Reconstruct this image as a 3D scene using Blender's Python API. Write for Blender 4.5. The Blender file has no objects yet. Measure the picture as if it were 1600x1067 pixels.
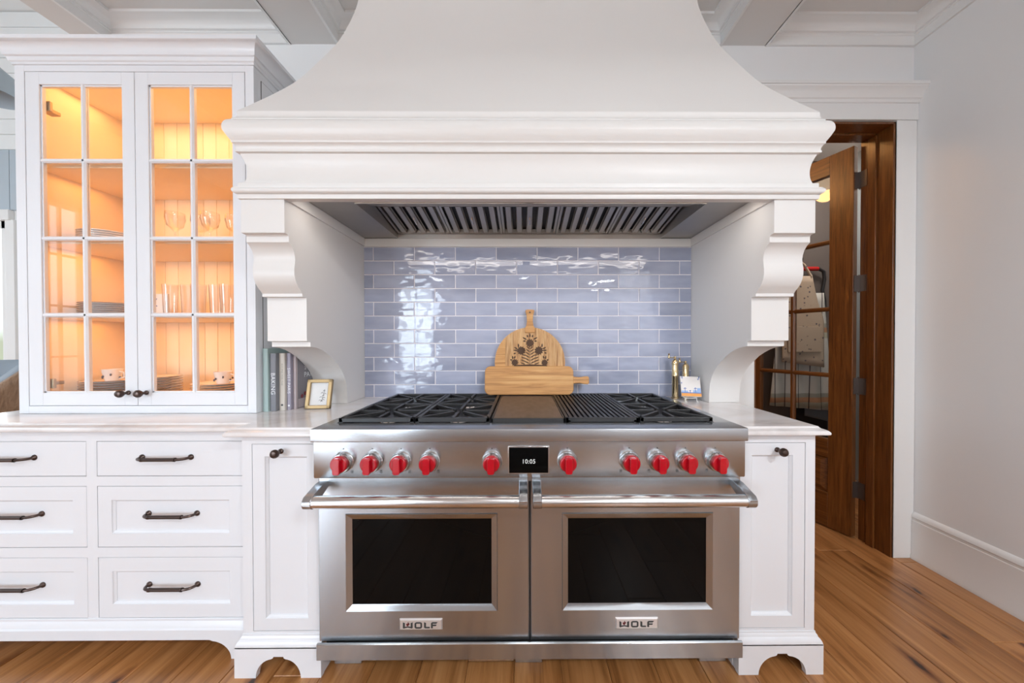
import bpy, bmesh, math, random
from mathutils import Vector, Matrix
random.seed(7)
C = bpy.context.scene.collection
SC = bpy.context.scene

# ------------------------------------------------------------------ camera
F = Vector((0.005400, 0.999944, -0.009100)); R = Vector((0.999985, -0.005412, -0.001300)); U = Vector((0.001349, 0.009093, 0.999958))
cam = bpy.data.cameras.new('camera'); co = bpy.data.objects.new('camera', cam); C.objects.link(co)
m = Matrix((( R.x, U.x, -F.x, 0), (R.y, U.y, -F.y, 0), (R.z, U.z, -F.z, 1.2354), (0, 0, 0, 1)))
co.matrix_world = m
cam.sensor_width = 36; cam.lens = 11.853; cam.shift_x = -0.01308; cam.shift_y = 0.00286; cam.clip_start = 0.02
SC.camera = co
SC.view_settings.view_transform = 'Standard'; SC.view_settings.look = 'None'
SC.view_settings.exposure = -0.13; SC.view_settings.gamma = 1.0; SC.view_settings.use_curve_mapping = False
SC.cycles.use_denoising = True
SC.cycles.max_bounces = 10; SC.cycles.diffuse_bounces = 5; SC.cycles.glossy_bounces = 5; SC.cycles.transparent_max_bounces = 16
SC.cycles.caustics_reflective = False; SC.cycles.caustics_refractive = False
SC.cycles.sample_clamp_indirect = 6

# ------------------------------------------------------------------ world: bright overcast day, lawn-green below
W = bpy.data.worlds.new('sky'); SC.world = W; W.use_nodes = True
nt = W.node_tree; bg = nt.nodes['Background']
g = nt.nodes.new('ShaderNodeTexCoord'); sx = nt.nodes.new('ShaderNodeSeparateXYZ'); rp = nt.nodes.new('ShaderNodeValToRGB')
nt.links.new(g.outputs['Generated'], sx.inputs[0]); nt.links.new(sx.outputs[2], rp.inputs[0])
mm = rp.color_ramp; mm.elements[0].position = 0.0; mm.elements[0].color = (0.30, 0.33, 0.25, 1); mm.elements[1].position = 0.06; mm.elements[1].color = (0.88, 0.94, 1.0, 1)
nt.links.new(rp.outputs[0], bg.inputs[0]); bg.inputs[1].default_value = 2.2

def area(name, loc, rot, sx_, sy_, power, col=(1, 1, 1)):
    l = bpy.data.lights.new(name, 'AREA'); l.shape = 'RECTANGLE'; l.size = sx_; l.size_y = sy_; l.energy = power; l.color = col
    o = bpy.data.objects.new(name, l); C.objects.link(o); o.location = loc; o.rotation_euler = rot; return o
PI = math.pi
# daylight entering through the windows of the rear wall and of the left room
WIN_REAR = [(-4.6, -3.7), (-3.1, -2.2)]
for x0, x1 in WIN_REAR:
    area('window_daylight', ((x0+x1)/2, -4.62, 1.5), (PI/2, 0, 0), x1-x0, 2.2, 210 if x0 < -3.5 else 70, (0.76, 0.88, 1.0))
for y0, y1 in [(-2.08, -1.60), (-1.2, 0.4), (0.9, 2.5)]:
    area('window_daylight', (-6.62, (y0+y1)/2, 1.75), (PI/2, 0, -PI/2), y1-y0, 2.8, 14 * (y1-y0), (0.76, 0.88, 1.0))
# added fill lamps on the kitchen ceiling, unseen behind the camera
for lx in (-1.7, 0.04, 1.7):
    for ly in (-1.6, -3.3):
        area('ceiling_fill_light', (lx, ly, 2.99), (0, 0, 0), 0.35, 0.35, 12 if lx < 1 else 74, (0.90, 0.95, 1.0))
# two added fill lights hidden behind the hood's front lip to brighten the niche
for lx in (-0.42, 0.47):
    area('hood_fill_light', (lx, 1.36, 1.810), (math.radians(18), 0, 0), 0.84, 0.09, 2.7, (1.0, 0.91, 0.83))

# ------------------------------------------------------------------ materials
def mat(name, col=(0.8, 0.8, 0.8), rough=0.5, metal=0.0, **k):
    M_ = bpy.data.materials.new(name); M_.use_nodes = True
    b = M_.node_tree.nodes['Principled BSDF']
    b.inputs['Base Color'].default_value = (*col, 1); b.inputs['Roughness'].default_value = rough; b.inputs['Metallic'].default_value = metal
    for kk, v in k.items():
        b.inputs[kk.replace('_', ' ')].default_value = v
    return M_
def nodes(M_):
    t = M_.node_tree; return t, t.nodes['Principled BSDF'], t.nodes.new, t.links.new
def noise_of(M_, scale=(1, 1, 1), nscale=5, detail=4, rnd=True, space='Object', dist=0.0, rough=.5):
    t, b, N, L = nodes(M_)
    tc = N('ShaderNodeTexCoord'); mp = N('ShaderNodeMapping'); mp.inputs['Scale'].default_value = scale
    L(tc.outputs[space], mp.inputs[0])
    if rnd:
        oi = N('ShaderNodeObjectInfo'); ml = N('ShaderNodeMath'); ml.operation = 'MULTIPLY'; ml.inputs[1].default_value = 37.0
        L(oi.outputs['Random'], ml.inputs[0]); cb = N('ShaderNodeCombineXYZ')
        for i in range(3): L(ml.outputs[0], cb.inputs[i])
        L(cb.outputs[0], mp.inputs['Location'])
    n = N('ShaderNodeTexNoise'); n.inputs['Scale'].default_value = nscale; n.inputs['Detail'].default_value = detail; n.inputs['Distortion'].default_value = dist
    n.inputs['Roughness'].default_value = rough
    L(mp.outputs[0], n.inputs['Vector']); return n
def ramp(M_, src, stops):
    t, b, N, L = nodes(M_); r = N('ShaderNodeValToRGB'); L(src, r.inputs[0])
    e = r.color_ramp.elements
    while len(e) < len(stops): e.new(0.5)
    for i, (p, c) in enumerate(stops): e[i].position = p; e[i].color = (*c, 1)
    return r
def mixc(M_, fac, a, b_, mode='MULTIPLY'):
    t, b, N, L = nodes(M_); x = N('ShaderNodeMix'); x.data_type = 'RGBA'; x.blend_type = mode
    if isinstance(fac, float): x.inputs[0].default_value = fac
    else: L(fac, x.inputs[0])
    for i, s in ((6, a), (7, b_)):
        if isinstance(s, tuple): x.inputs[i].default_value = (*s, 1)
        else: L(s, x.inputs[i])
    return x.outputs[2]
def bump(M_, src, strength=0.2, dist=0.01):
    t, b, N, L = nodes(M_); bp = N('ShaderNodeBump'); bp.inputs['Strength'].default_value = strength; bp.inputs['Distance'].default_value = dist
    L(src, bp.inputs['Height']); L(bp.outputs[0], b.inputs['Normal'])
def setc(M_, out): t, b, N, L = nodes(M_); L(out, b.inputs['Base Color'])

M = {}
def paint(name, col, rough=0.4):
    a = mat(name, col, rough); n = noise_of(a, (1, 1, 1), 60, 3, False); bump(a, n.outputs[0], 0.03, 0.002); M[name] = a; return a
paint('cabinet_white', (0.77, 0.79, 0.825), 0.32)
paint('cabinet_cream', (0.82, 0.69, 0.51), 0.45)
paint('hood_white', (0.75, 0.735, 0.715), 0.38)
paint('wall_paint', (0.80, 0.80, 0.80), 0.6)
paint('trim_white', (0.78, 0.775, 0.765), 0.38)
paint('ceiling_paint', (0.70, 0.68, 0.66), 0.6)
paint('bright_white', (0.85, 0.87, 0.87), 0.55)
paint('blue_grey', (0.45, 0.52, 0.58), 0.6)
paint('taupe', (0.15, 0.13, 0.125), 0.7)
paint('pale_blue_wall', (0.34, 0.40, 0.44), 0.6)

def wood(name, c_dark, c_mid, c_light, axis, rough=0.35, knots=False, gs=1.0, contrast=1.0, coat=0.15, tint=0.25):
    a = mat(name, c_mid, rough, Coat_Weight=coat, Coat_Roughness=0.25)
    sc = [14 * gs] * 3; sc[axis] = 0.7 * gs
    n = noise_of(a, tuple(sc), 2.2, 8, True, dist=0.6, rough=.62)
    r = ramp(a, n.outputs[0], [(0.30, c_dark), (0.48, c_mid), (0.70, c_light)])
    sc2 = [60 * gs] * 3; sc2[axis] = 1.5 * gs
    n2 = noise_of(a, tuple(sc2), 3.0, 4, True)
    r2 = ramp(a, n2.outputs[0], [(0.3, (0.72, 0.68, 0.64)), (0.6, (1, 1, 1))])
    out = mixc(a, 0.35, r.outputs[0], r2.outputs[0])
    t, b, N, L = nodes(a)
    oi = N('ShaderNodeObjectInfo'); rr = ramp(a, oi.outputs['Random'], [(0.0, (0.82, 0.78, 0.74)), (0.5, (1, 1, 1)), (1.0, (1.1, 1.08, 1.06))])
    out = mixc(a, tint * 2.2 if tint * 2.2 < 1 else 1.0, out, rr.outputs[0])
    if knots:
        tc = N('ShaderNodeTexCoord'); mp = N('ShaderNodeMapping'); s = [7.0] * 3; s[axis] = 2.0; mp.inputs['Scale'].default_value = s
        oi2 = N('ShaderNodeObjectInfo'); ml = N('ShaderNodeMath'); ml.operation = 'MULTIPLY'; ml.inputs[1].default_value = 91.0; L(oi2.outputs['Random'], ml.inputs[0])
        cb = N('ShaderNodeCombineXYZ'); [L(ml.outputs[0], cb.inputs[i]) for i in range(3)]; L(cb.outputs[0], mp.inputs['Location'])
        L(tc.outputs['Object'], mp.inputs[0])
        v = N('ShaderNodeTexVoronoi'); v.inputs['Scale'].default_value = 1.15; L(mp.outputs[0], v.inputs['Vector'])
        nn = noise_of(a, (9, 9, 9), 4, 3, True)
        ad = N('ShaderNodeMath'); ad.operation = 'MULTIPLY_ADD'; ad.inputs[1].default_value = 0.12; L(nn.outputs[0], ad.inputs[0]); L(v.outputs['Distance'], ad.inputs[2])
        k = ramp(a, ad.outputs[0], [(0.125, (0.08, 0.05, 0.035)), (0.165, (0.50, 0.38, 0.30)), (0.29, (1, 1, 1))])
        out = mixc(a, 1.0, out, k.outputs[0])
    setc(a, out); bump(a, n2.outputs[0], 0.12, 0.002)
    M[name] = a; return a
wood('oak_floor', (0.20, 0.075, 0.020), (0.40, 0.175, 0.058), (0.54, 0.27, 0.105), 1, 0.30, True, 0.75, tint=.4)
wood('mahogany_z', (0.065, 0.020, 0.004), (0.125, 0.040, 0.008), (0.20, 0.070, 0.015), 2, 0.3, False, 3.2, tint=0.02)
wood('mahogany_x', (0.065, 0.020, 0.004), (0.125, 0.040, 0.008), (0.20, 0.070, 0.015), 0, 0.3, False, 3.2, tint=0.02)
wood('board_light', (0.26, 0.11, 0.035), (0.52, 0.285, 0.11), (0.70, 0.46, 0.23), 2, 0.5, False, 2.2, coat=0, tint=0.05)
wood('board_gold', (0.30, 0.125, 0.032), (0.56, 0.275, 0.085), (0.70, 0.41, 0.16), 0, 0.45, False, 1.7, coat=0, tint=0.05)
wood('chair_wood', (0.16, 0.09, 0.05), (0.28, 0.17, 0.10), (0.38, 0.25, 0.16), 2, 0.4, False, 1.5, coat=0, tint=0.05)

def steel(name, col, rough, axis=0, aniso=0.75):
    a = mat(name, col, rough, 1.0, Anisotropic=aniso, Anisotropic_Rotation=0.25)
    t, b, N, L = nodes(a)
    tg = N('ShaderNodeTangent'); tg.direction_type = 'RADIAL'; tg.axis = 'Z'; L(tg.outputs[0], b.inputs['Tangent'])
    s = [900.0] * 3; s[axis] = 4.0
    n = noise_of(a, tuple(s), 1.0, 2, False); bump(a, n.outputs[0], 0.10, 0.0006)
    s2 = [6.0, 6.0, 0.8]; n2 = noise_of(a, tuple(s2), 1.0, 2, False)
    r = ramp(a, n2.outputs[0], [(0.3, tuple(c * .93 for c in col)), (0.7, tuple(min(1, c * 1.05) for c in col))]); setc(a, r.outputs[0])
    M[name] = a; return a
steel('steel', (0.45, 0.475, 0.50), 0.24, 0, 0.90)
steel('steel_bright', (0.68, 0.685, 0.69), 0.22)
steel('steel_y', (0.46, 0.435, 0.41), 0.34, 1)
M['chrome'] = mat('chrome', (0.66, 0.66, 0.66), 0.24, 1.0)
M['badge_metal'] = mat('badge_metal', (0.82, 0.81, 0.81), 0.35, 0.7)
M['bronze'] = mat('bronze', (0.085, 0.06, 0.052), 0.33, 0.85)
M['brass'] = mat('brass', (0.74, 0.58, 0.34), 0.18, 1.0)
M['brass_satin'] = mat('brass_satin', (0.42, 0.30, 0.155), 0.45, 0.7)
M['cast_iron'] = mat('cast_iron', (0.020, 0.020, 0.021), 0.45)
n = noise_of(M['cast_iron'], (1, 1, 1), 300, 2, False); bump(M['cast_iron'], n.outputs[0], 0.25, 0.001)
M['black'] = mat('black', (0.012, 0.012, 0.013), 0.5)
M['hinge_metal'] = mat('hinge_metal', (0.20, 0.17, 0.155), 0.38, 0.9)
M['black_glass'] = mat('black_glass', (0.003, 0.003, 0.003), 0.05, 0.0, IOR=1.2)
M['red_knob'] = mat('red_knob', (0.43, 0.002, 0.012), 0.2, 0.0, Coat_Weight=0.5)
M['griddle'] = mat('griddle', (0.20, 0.165, 0.15), 0.38, 0.5)
n = noise_of(M['griddle'], (3, 1, 1), 14, 5, False); r = ramp(M['griddle'], n.outputs[0], [(0.3, (0.09, 0.075, 0.068)), (0.7, (0.15, 0.125, 0.115))]); setc(M['griddle'], r.outputs[0])
M['digit'] = mat('digit', (0.02, 0.02, 0.02), 0.5, Emission_Color=(1, 1, 1, 1), Emission_Strength=0.95)
M['screen_grey'] = mat('screen_grey', (0.05, 0.05, 0.05), 0.15)
M['ink_dark'] = mat('ink_dark', (0.04, 0.045, 0.045), 0.5)
M['ink_red'] = mat('ink_red', (0.12, 0.01, 0.012), 0.5)
M['engraving'] = mat('engraving', (0.075, 0.035, 0.015), 0.7)
M['grout'] = mat('grout', (0.80, 0.77, 0.80), 0.8)
a = M['tile'] = mat('tile', (0.33, 0.35, 0.47), 0.06, 0.0, Coat_Weight=0.6, Coat_Roughness=0.02)
n = noise_of(a, (1, 1, 3), 5, 3, True); t, b, N, L = nodes(a)
r = ramp(a, n.outputs[0], [(0.25, (0.31, 0.345, 0.465)), (0.75, (0.42, 0.45, 0.575))])
oi = N('ShaderNodeObjectInfo'); rr = ramp(a, oi.outputs['Random'], [(0, (0.88, 0.88, 0.88)), (1, (1.08, 1.08, 1.08))]); setc(a, mixc(a, 1.0, r.outputs[0], rr.outputs[0]))
n = noise_of(a, (1, 1, 2.2), 9, 1, True); bump(a, n.outputs[0], 0.42, 0.012)
a = M['marble'] = mat('marble', (0.8, 0.78, 0.78), 0.12, 0.0)
n = noise_of(a, (1, 2.0, 1), 2.2, 8, False, dist=1.4); r = ramp(a, n.outputs[0], [(0.30, (0.62, 0.58, 0.57)), (0.45, (0.76, 0.73, 0.72)), (0.60, (0.80, 0.79, 0.80))]); setc(a, r.outputs[0])
def thin_glass(name, tint=(1, 1, 1), boost=1.0):
    a = bpy.data.materials.new(name); a.use_nodes = True; t = a.node_tree; t.nodes.clear()
    o = t.nodes.new('ShaderNodeOutputMaterial'); mx = t.nodes.new('ShaderNodeMixShader'); tr = t.nodes.new('ShaderNodeBsdfTransparent'); gl = t.nodes.new('ShaderNodeBsdfGlossy'); fr = t.nodes.new('ShaderNodeFresnel')
    tr.inputs[0].default_value = (*tint, 1); gl.inputs['Roughness'].default_value = 0.01; fr.inputs[0].default_value = 1.45
    ml = t.nodes.new('ShaderNodeMath'); ml.operation = 'MULTIPLY'; ml.inputs[1].default_value = boost; ml.use_clamp = True
    ge = t.nodes.new('ShaderNodeNewGeometry')
    # the Fresnel node inverts its IOR on back faces and would give total internal reflection inside a thin pane
    inv = t.nodes.new('ShaderNodeMix'); inv.data_type = 'FLOAT'; inv.inputs[2].default_value = 1.45; inv.inputs[3].default_value = 1 / 1.45
    t.links.new(ge.outputs['Backfacing'], inv.inputs[0]); t.links.new(inv.outputs[0], fr.inputs[0])
    t.links.new(fr.outputs[0], ml.inputs[0]); t.links.new(ml.outputs[0], mx.inputs[0]); t.links.new(tr.outputs[0], mx.inputs[1]); t.links.new(gl.outputs[0], mx.inputs[2]); t.links.new(mx.outputs[0], o.inputs[0])
    M[name] = a
thin_glass('pane_glass'); thin_glass('tumbler_glass', (0.97, 0.97, 0.97), 2.0); thin_glass('door_glass', (0.9, 0.9, 0.9), 0.8)
M['porcelain'] = mat('porcelain', (0.80, 0.76, 0.73), 0.15)
M['plate_rim'] = mat('plate_rim', (0.10, 0.09, 0.11), 0.2)
M['cork_ware'] = mat('cork_ware', (0.62, 0.33, 0.14), 0.5)
M['paper'] = mat('paper', (0.82, 0.82, 0.81), 0.6)
M['teal_cloth'] = mat('teal_cloth', (0.36, 0.47, 0.46), 0.7)
M['slate_cloth'] = mat('slate_cloth', (0.20, 0.205, 0.23), 0.5)
M['cream_cloth'] = mat('cream_cloth', (0.60, 0.56, 0.50), 0.6)
M['mauve_cloth'] = mat('mauve_cloth', (0.32, 0.30, 0.37), 0.5)
M['pink_grey'] = mat('pink_grey', (0.50, 0.43, 0.44), 0.5)
M['cover_grey'] = mat('cover_grey', (0.22, 0.21, 0.235), 0.4)
M['berry'] = mat('berry', (0.22, 0.03, 0.04), 0.5)
M['spine_text'] = mat('spine_text', (0.75, 0.76, 0.78), 0.5)
M['dim_text'] = mat('dim_text', (0.34, 0.33, 0.28), 0.5)
M['blue_glaze'] = mat('blue_glaze', (0.10, 0.19, 0.50), 0.2)
M['light_blue_glaze'] = mat('light_blue_glaze', (0.33, 0.47, 0.74), 0.2)
M['easel_orange'] = mat('easel_orange', (0.80, 0.34, 0.07), 0.35)
M['grip_red'] = mat('grip_red', (0.55, 0.012, 0.012), 0.5)
M['cart_black'] = mat('cart_black', (0.015, 0.016, 0.02), 0.45)
M['denim'] = mat('denim', (0.17, 0.19, 0.22), 0.9)
M['grey_fabric'] = mat('grey_fabric', (0.33, 0.38, 0.43), 0.95)
n = noise_of(M['grey_fabric'], (1, 1, 1), 250, 2, False); bump(M['grey_fabric'], n.outputs[0], 0.4, 0.002)
M['light_fabric'] = mat('light_fabric', (0.62, 0.62, 0.62), 0.95)
M['dark_fabric'] = mat('dark_fabric', (0.07, 0.075, 0.08), 0.9)
M['pendant_metal'] = mat('pendant_metal', (0.42, 0.48, 0.53), 0.4)
M['lamp_glow'] = mat('lamp_glow', (1, 0.9, 0.75), 0.5, Emission_Color=(1, 0.72, 0.42, 1), Emission_Strength=7)
M['fill_lamp_glow'] = mat('fill_lamp_glow', (1, 1, 1), 0.5, Emission_Color=(1, 0.92, 0.82, 1), Emission_Strength=10)  # glow of the added ceiling fill lamps
M['strip_glow'] = mat('strip_glow', (1, 0.8, 0.5), 0.5, Emission_Color=(1, 0.6, 0.25, 1), Emission_Strength=4)
# printed apron cloths
def cloth_floral():
    a = mat('floral_cloth', (0.5, 0.42, 0.33), 0.9); t, b, N, L = nodes(a)
    tc = N('ShaderNodeTexCoord'); v = N('ShaderNodeTexVoronoi'); v.inputs['Scale'].default_value = 24; L(tc.outputs['Object'], v.inputs['Vector'])
    nn = noise_of(a, (1, 1, 1), 60, 3, False); ad = N('ShaderNodeMath'); ad.operation = 'MULTIPLY_ADD'; ad.inputs[1].default_value = .35; L(nn.outputs[0], ad.inputs[0]); L(v.outputs['Distance'], ad.inputs[2])
    r = ramp(a, ad.outputs[0], [(0.30, (0.12, 0.11, 0.15)), (0.36, (0.40, 0.31, 0.25)), (0.42, (0.56, 0.45, 0.35))]); setc(a, r.outputs[0]); M['floral_cloth'] = a
cloth_floral()
def cloth_plaid():
    a = mat('plaid_cloth', (0.5, 0.5, 0.48), 0.9); t, b, N, L = nodes(a)
    tc = N('ShaderNodeTexCoord'); sp = N('ShaderNodeSeparateXYZ'); L(tc.outputs['Object'], sp.inputs[0])
    def band(sock, period, stops, off=0.0):
        d = N('ShaderNodeMath'); d.operation = 'ADD'; d.inputs[1].default_value = off + 10; L(sock, d.inputs[0])
        d2 = N('ShaderNodeMath'); d2.operation = 'DIVIDE'; d2.inputs[1].default_value = period; L(d.outputs[0], d2.inputs[0])
        f = N('ShaderNodeMath'); f.operation = 'FRACT'; L(d2.outputs[0], f.inputs[0]); return ramp(a, f.outputs[0], stops).outputs[0]
    w = (1, 1, 1); k = (0.10, 0.09, 0.12)
    v1 = band(sp.outputs[0], 0.105, [(0.0, w), (0.90, w), (0.92, k), (0.97, k), (0.99, w)])
    h1 = band(sp.outputs[2], 0.62, [(0.0, (0.8, 0.78, 0.66)), (0.08, (0.8, 0.78, 0.66)), (0.085, (0.80, 0.43, 0.26)), (0.15, (0.80, 0.43, 0.26)), (0.155, (0.55, 0.56, 0.5)), (0.21, (0.6, 0.62, 0.58)), (0.215, w), (0.99, w)], -0.08)
    setc(a, mixc(a, 1.0, mixc(a, 1.0, v1, h1), (0.66, 0.66, 0.63))); M['plaid_cloth'] = a
cloth_plaid()

# ------------------------------------------------------------------ mesh builder
class MB:
    def __init__(s): s.v = []; s.f = []; s.mi = []; s.cur = 0
    def add(s, vs, fs):
        o = len(s.v); s.v += [tuple(p) for p in vs]; s.f += [tuple(i + o for i in f) for f in fs]; s.mi += [s.cur] * len(fs); return s
    def mat(s, i): s.cur = i; return s
    def box(s, x0, x1, y0, y1, z0, z1):
        if x0 > x1: x0, x1 = x1, x0
        if y0 > y1: y0, y1 = y1, y0
        if z0 > z1: z0, z1 = z1, z0
        return s.add([(x0, y0, z0), (x1, y0, z0), (x1, y1, z0), (x0, y1, z0), (x0, y0, z1), (x1, y0, z1), (x1, y1, z1), (x0, y1, z1)],
                     [(0, 3, 2, 1), (4, 5, 6, 7), (0, 1, 5, 4), (1, 2, 6, 5), (2, 3, 7, 6), (3, 0, 4, 7)])
    def extr(s, poly, axis, a, b):
        """extrude a polygon of the two other axes (in order) along axis from a to b"""
        def P(p, t):
            q = list(p); q.insert(axis, t); return q
        n = len(poly); vs = [P(p, a) for p in poly] + [P(p, b) for p in poly]
        fs = [tuple(range(n))[::-1], tuple(range(n, 2 * n))] + [(i, (i + 1) % n, n + (i + 1) % n, n + i) for i in range(n)]
        return s.add(vs, fs)
    def lathe(s, prof, c, axis=2, seg=24, cap=True):
        """prof: (radius, distance along axis) list"""
        vs = []; fs = []
        for r, h in prof:
            for k in range(seg):
                an = 2 * PI * k / seg; p = [r * math.cos(an), r * math.sin(an)]; p.insert(axis, h)
                vs.append((p[0] + c[0], p[1] + c[1], p[2] + c[2]))
        for i in range(len(prof) - 1):
            for k in range(seg):
                k2 = (k + 1) % seg; fs.append((i * seg + k, i * seg + k2, (i + 1) * seg + k2, (i + 1) * seg + k))
        if cap:
            fs.append(tuple(range(seg))); fs.append(tuple(range((len(prof) - 1) * seg, len(prof) * seg)))
        return s.add(vs, fs)
    def tube(s, pts, r, seg=10):
        pts = [Vector(p) for p in pts]; rs = r if isinstance(r, (list, tuple)) else [r] * len(pts); vs = []; fs = []; up = None
        for i, p in enumerate(pts):
            d = (pts[min(i + 1, len(pts) - 1)] - pts[max(i - 1, 0)]).normalized()
            if up is None:
                up = d.orthogonal().normalized()
            up = (up - d * up.dot(d)).normalized(); w = d.cross(up)
            for k in range(seg):
                an = 2 * PI * k / seg; vs.append(p + (up * math.cos(an) + w * math.sin(an)) * rs[i])
        for i in range(len(pts) - 1):
            for k in range(seg):
                k2 = (k + 1) % seg; fs.append((i * seg + k, i * seg + k2, (i + 1) * seg + k2, (i + 1) * seg + k))
        fs.append(tuple(range(seg))); fs.append(tuple(range((len(pts) - 1) * seg, len(pts) * seg)))
        return s.add(vs, fs)
    def sweep(s, path, prof, closed=False, side=1, capends=True):
        """sweep profile (offset, z) along a plan path, mitred; side=1 offsets to the right of the direction of travel"""
        n = len(path); nrm = []
        for i in range(n):
            def dirn(a, b):
                d = Vector((path[b][0] - path[a][0], path[b][1] - path[a][1])); return d.normalized()
            if closed: d0 = dirn((i - 1) % n, i); d1 = dirn(i, (i + 1) % n)
            else: d0 = dirn(max(i - 1, 0), max(i, 1)); d1 = dirn(min(i, n - 2), min(i + 1, n - 1))
            n0 = Vector((d0.y, -d0.x)); n1 = Vector((d1.y, -d1.x)); mv = (n0 + n1).normalized(); k = 1 / max(0.2, mv.dot(n0)); nrm.append(mv * k * side)
        m_ = len(prof); vs = []; fs = []
        for i in range(n):
            for o, z in prof: vs.append((path[i][0] + nrm[i].x * o, path[i][1] + nrm[i].y * o, z))
        for i in range(n if closed else n - 1):
            j = (i + 1) % n
            for k in range(m_ - 1): fs.append((i * m_ + k, j * m_ + k, j * m_ + k + 1, i * m_ + k + 1))
        if not closed and capends: fs.append(tuple(range(m_))); fs.append(tuple(range((n - 1) * m_, n * m_)))
        return s.add(vs, fs)
    def sphere(s, c, r, seg=20, rings=12, sc=(1, 1, 1)):
        prof = [(max(1e-4, math.sin(PI * i / rings)) * r, -math.cos(PI * i / rings) * r) for i in range(rings + 1)]
        o = len(s.v); s.lathe(prof, (0, 0, 0), 2, seg, True)
        for i in range(o, len(s.v)): v = s.v[i]; s.v[i] = (c[0] + v[0] * sc[0], c[1] + v[1] * sc[1], c[2] + v[2] * sc[2])
        return s
    def xf(s, M4, start=0):
        for i in range(start, len(s.v)): s.v[i] = tuple(M4 @ Vector(s.v[i]))
        return s
    def build(s, name, mats, parent=None, bevel=0.0, smooth=35, seg=2, at=None):
        """mesh in world coordinates; parts share the origin of their thing"""
        org = Vector((0, 0, 0))
        if parent is not None: org = Vector(parent['_org'])
        elif at is not None: org = Vector(at)
        me = bpy.data.meshes.new(name); me.from_pydata([tuple(Vector(v) - org) for v in s.v], [], s.f)
        if isinstance(mats, str): mats = [mats]
        for x in mats: me.materials.append(M[x])
        if len(mats) > 1: me.polygons.foreach_set('material_index', s.mi)
        bm = bmesh.new(); bm.from_mesh(me); bmesh.ops.recalc_face_normals(bm, faces=bm.faces); bm.to_mesh(me); bm.free()
        if smooth:
            me.polygons.foreach_set('use_smooth', [True] * len(me.polygons)); me.set_sharp_from_angle(angle=math.radians(smooth))
        o = bpy.data.objects.new(name, me); C.objects.link(o)
        if parent is not None: o.parent = parent; o['_org'] = tuple(org)
        else: o.location = org; o['_org'] = tuple(org)
        if bevel:
            bv = o.modifiers.new('bevel', 'BEVEL'); bv.width = bevel; bv.segments = seg; bv.limit_method = 'ANGLE'; bv.angle_limit = math.radians(40); bv.harden_normals = False
        return o
def tag(o, label, cat, group=None):
    o['label'] = label; o['category'] = cat
    if group: o['group'] = group
    return o
def thing(name, loc, label, cat, group=None):
    o = bpy.data.objects.new(name, None); C.objects.link(o); o.location = loc; o['_org'] = tuple(loc); o.empty_display_size = 0.05
    return tag(o, label, cat, group)
def struct(o, label=None):
    o['kind'] = 'structure'
    if label: o['label'] = label
    return o
def kids(o): return [c for c in bpy.data.objects if c.parent == o]
def dup(o, delta=(0, 0, 0), label=None, parent=None):
    c = o.copy(); C.objects.link(c)
    if parent is not None: c.parent = parent
    else:
        c.location = Vector(o.location) + Vector(delta); c['_org'] = tuple(Vector(o['_org']) + Vector(delta))
    if label: c['label'] = label
    for k in kids(o): dup(k, parent=c)
    return c
def text(name, s, loc, rot, size, material, parent=None, ext=0.0003, align='CENTER', sx_=1.0):
    cu = bpy.data.curves.new(name, 'FONT'); cu.body = s; cu.size = size; cu.extrude = ext; cu.space_character = 1.08; cu.align_x = align; cu.align_y = 'CENTER'; cu.materials.append(M[material])
    o = bpy.data.objects.new(name, cu); C.objects.link(o); org = Vector(parent['_org']) if parent is not None else Vector((0, 0, 0))
    o.location = Vector(loc) - org; o.rotation_euler = rot; o.scale = (sx_, 1, 1)
    bpy.context.view_layer.update(); me = bpy.data.meshes.new_from_object(o.evaluated_get(bpy.context.evaluated_depsgraph_get()))
    q = bpy.data.objects.new(name, me); C.objects.link(q); q.location = o.location; q.rotation_euler = o.rotation_euler; q.scale = o.scale; q['kind'] = 'stuff'
    bpy.data.objects.remove(o); o = q; o['_org'] = tuple(org)
    if parent is not None: o.parent = parent
    return o

XC = 0.024; WY = 1.915; XR = 2.2165; XL = -2.46

# ================================================================== SETTING
# floor with planks
fl = struct(MB().box(-9, 3.1, -4.7, 3.6, -0.06, -0.004).build('floor', 'oak_floor', smooth=0, at=(0, 0, 0)), 'wide-plank oak floor with knots')
PW = 0.178
for k in range(-14, 17):
    x0 = -0.0375 + PW * k; y = -1.9 + random.uniform(-1.2, 0)
    fixed = None
    while y < 3.1:
        ln = random.uniform(1.3, 2.4); y1 = min(y + ln, 3.1)
        ya = max(y, -1.9)
        if y1 - ya > 0.1 and not (x0 + PW > 2.9 and False):
            c = MB(); g_ = 0.0008; bv = 0.0022; X0, X1 = x0 + g_, x0 + PW - g_; Y0, Y1 = ya + g_, y1 - g_
            o_ = ((X0 + X1) / 2, (Y0 + Y1) / 2, 0)
            vs = [(X0, Y0, -0.003), (X1, Y0, -0.003), (X1, Y1, -0.003), (X0, Y1, -0.003), (X0 + bv, Y0 + bv, 0), (X1 - bv, Y0 + bv, 0), (X1 - bv, Y1 - bv, 0), (X0 + bv, Y1 - bv, 0)]
            c.add(vs, [(4, 5, 6, 7), (0, 1, 5, 4), (1, 2, 6, 5), (2, 3, 7, 6), (3, 0, 4, 7)])
            for i, v in enumerate(c.v): c.v[i] = (v[0] - o_[0], v[1] - o_[1], v[2])
            pk = c.build('plank', 'oak_floor', fl, smooth=0); pk.location = o_
        y = y1

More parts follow.
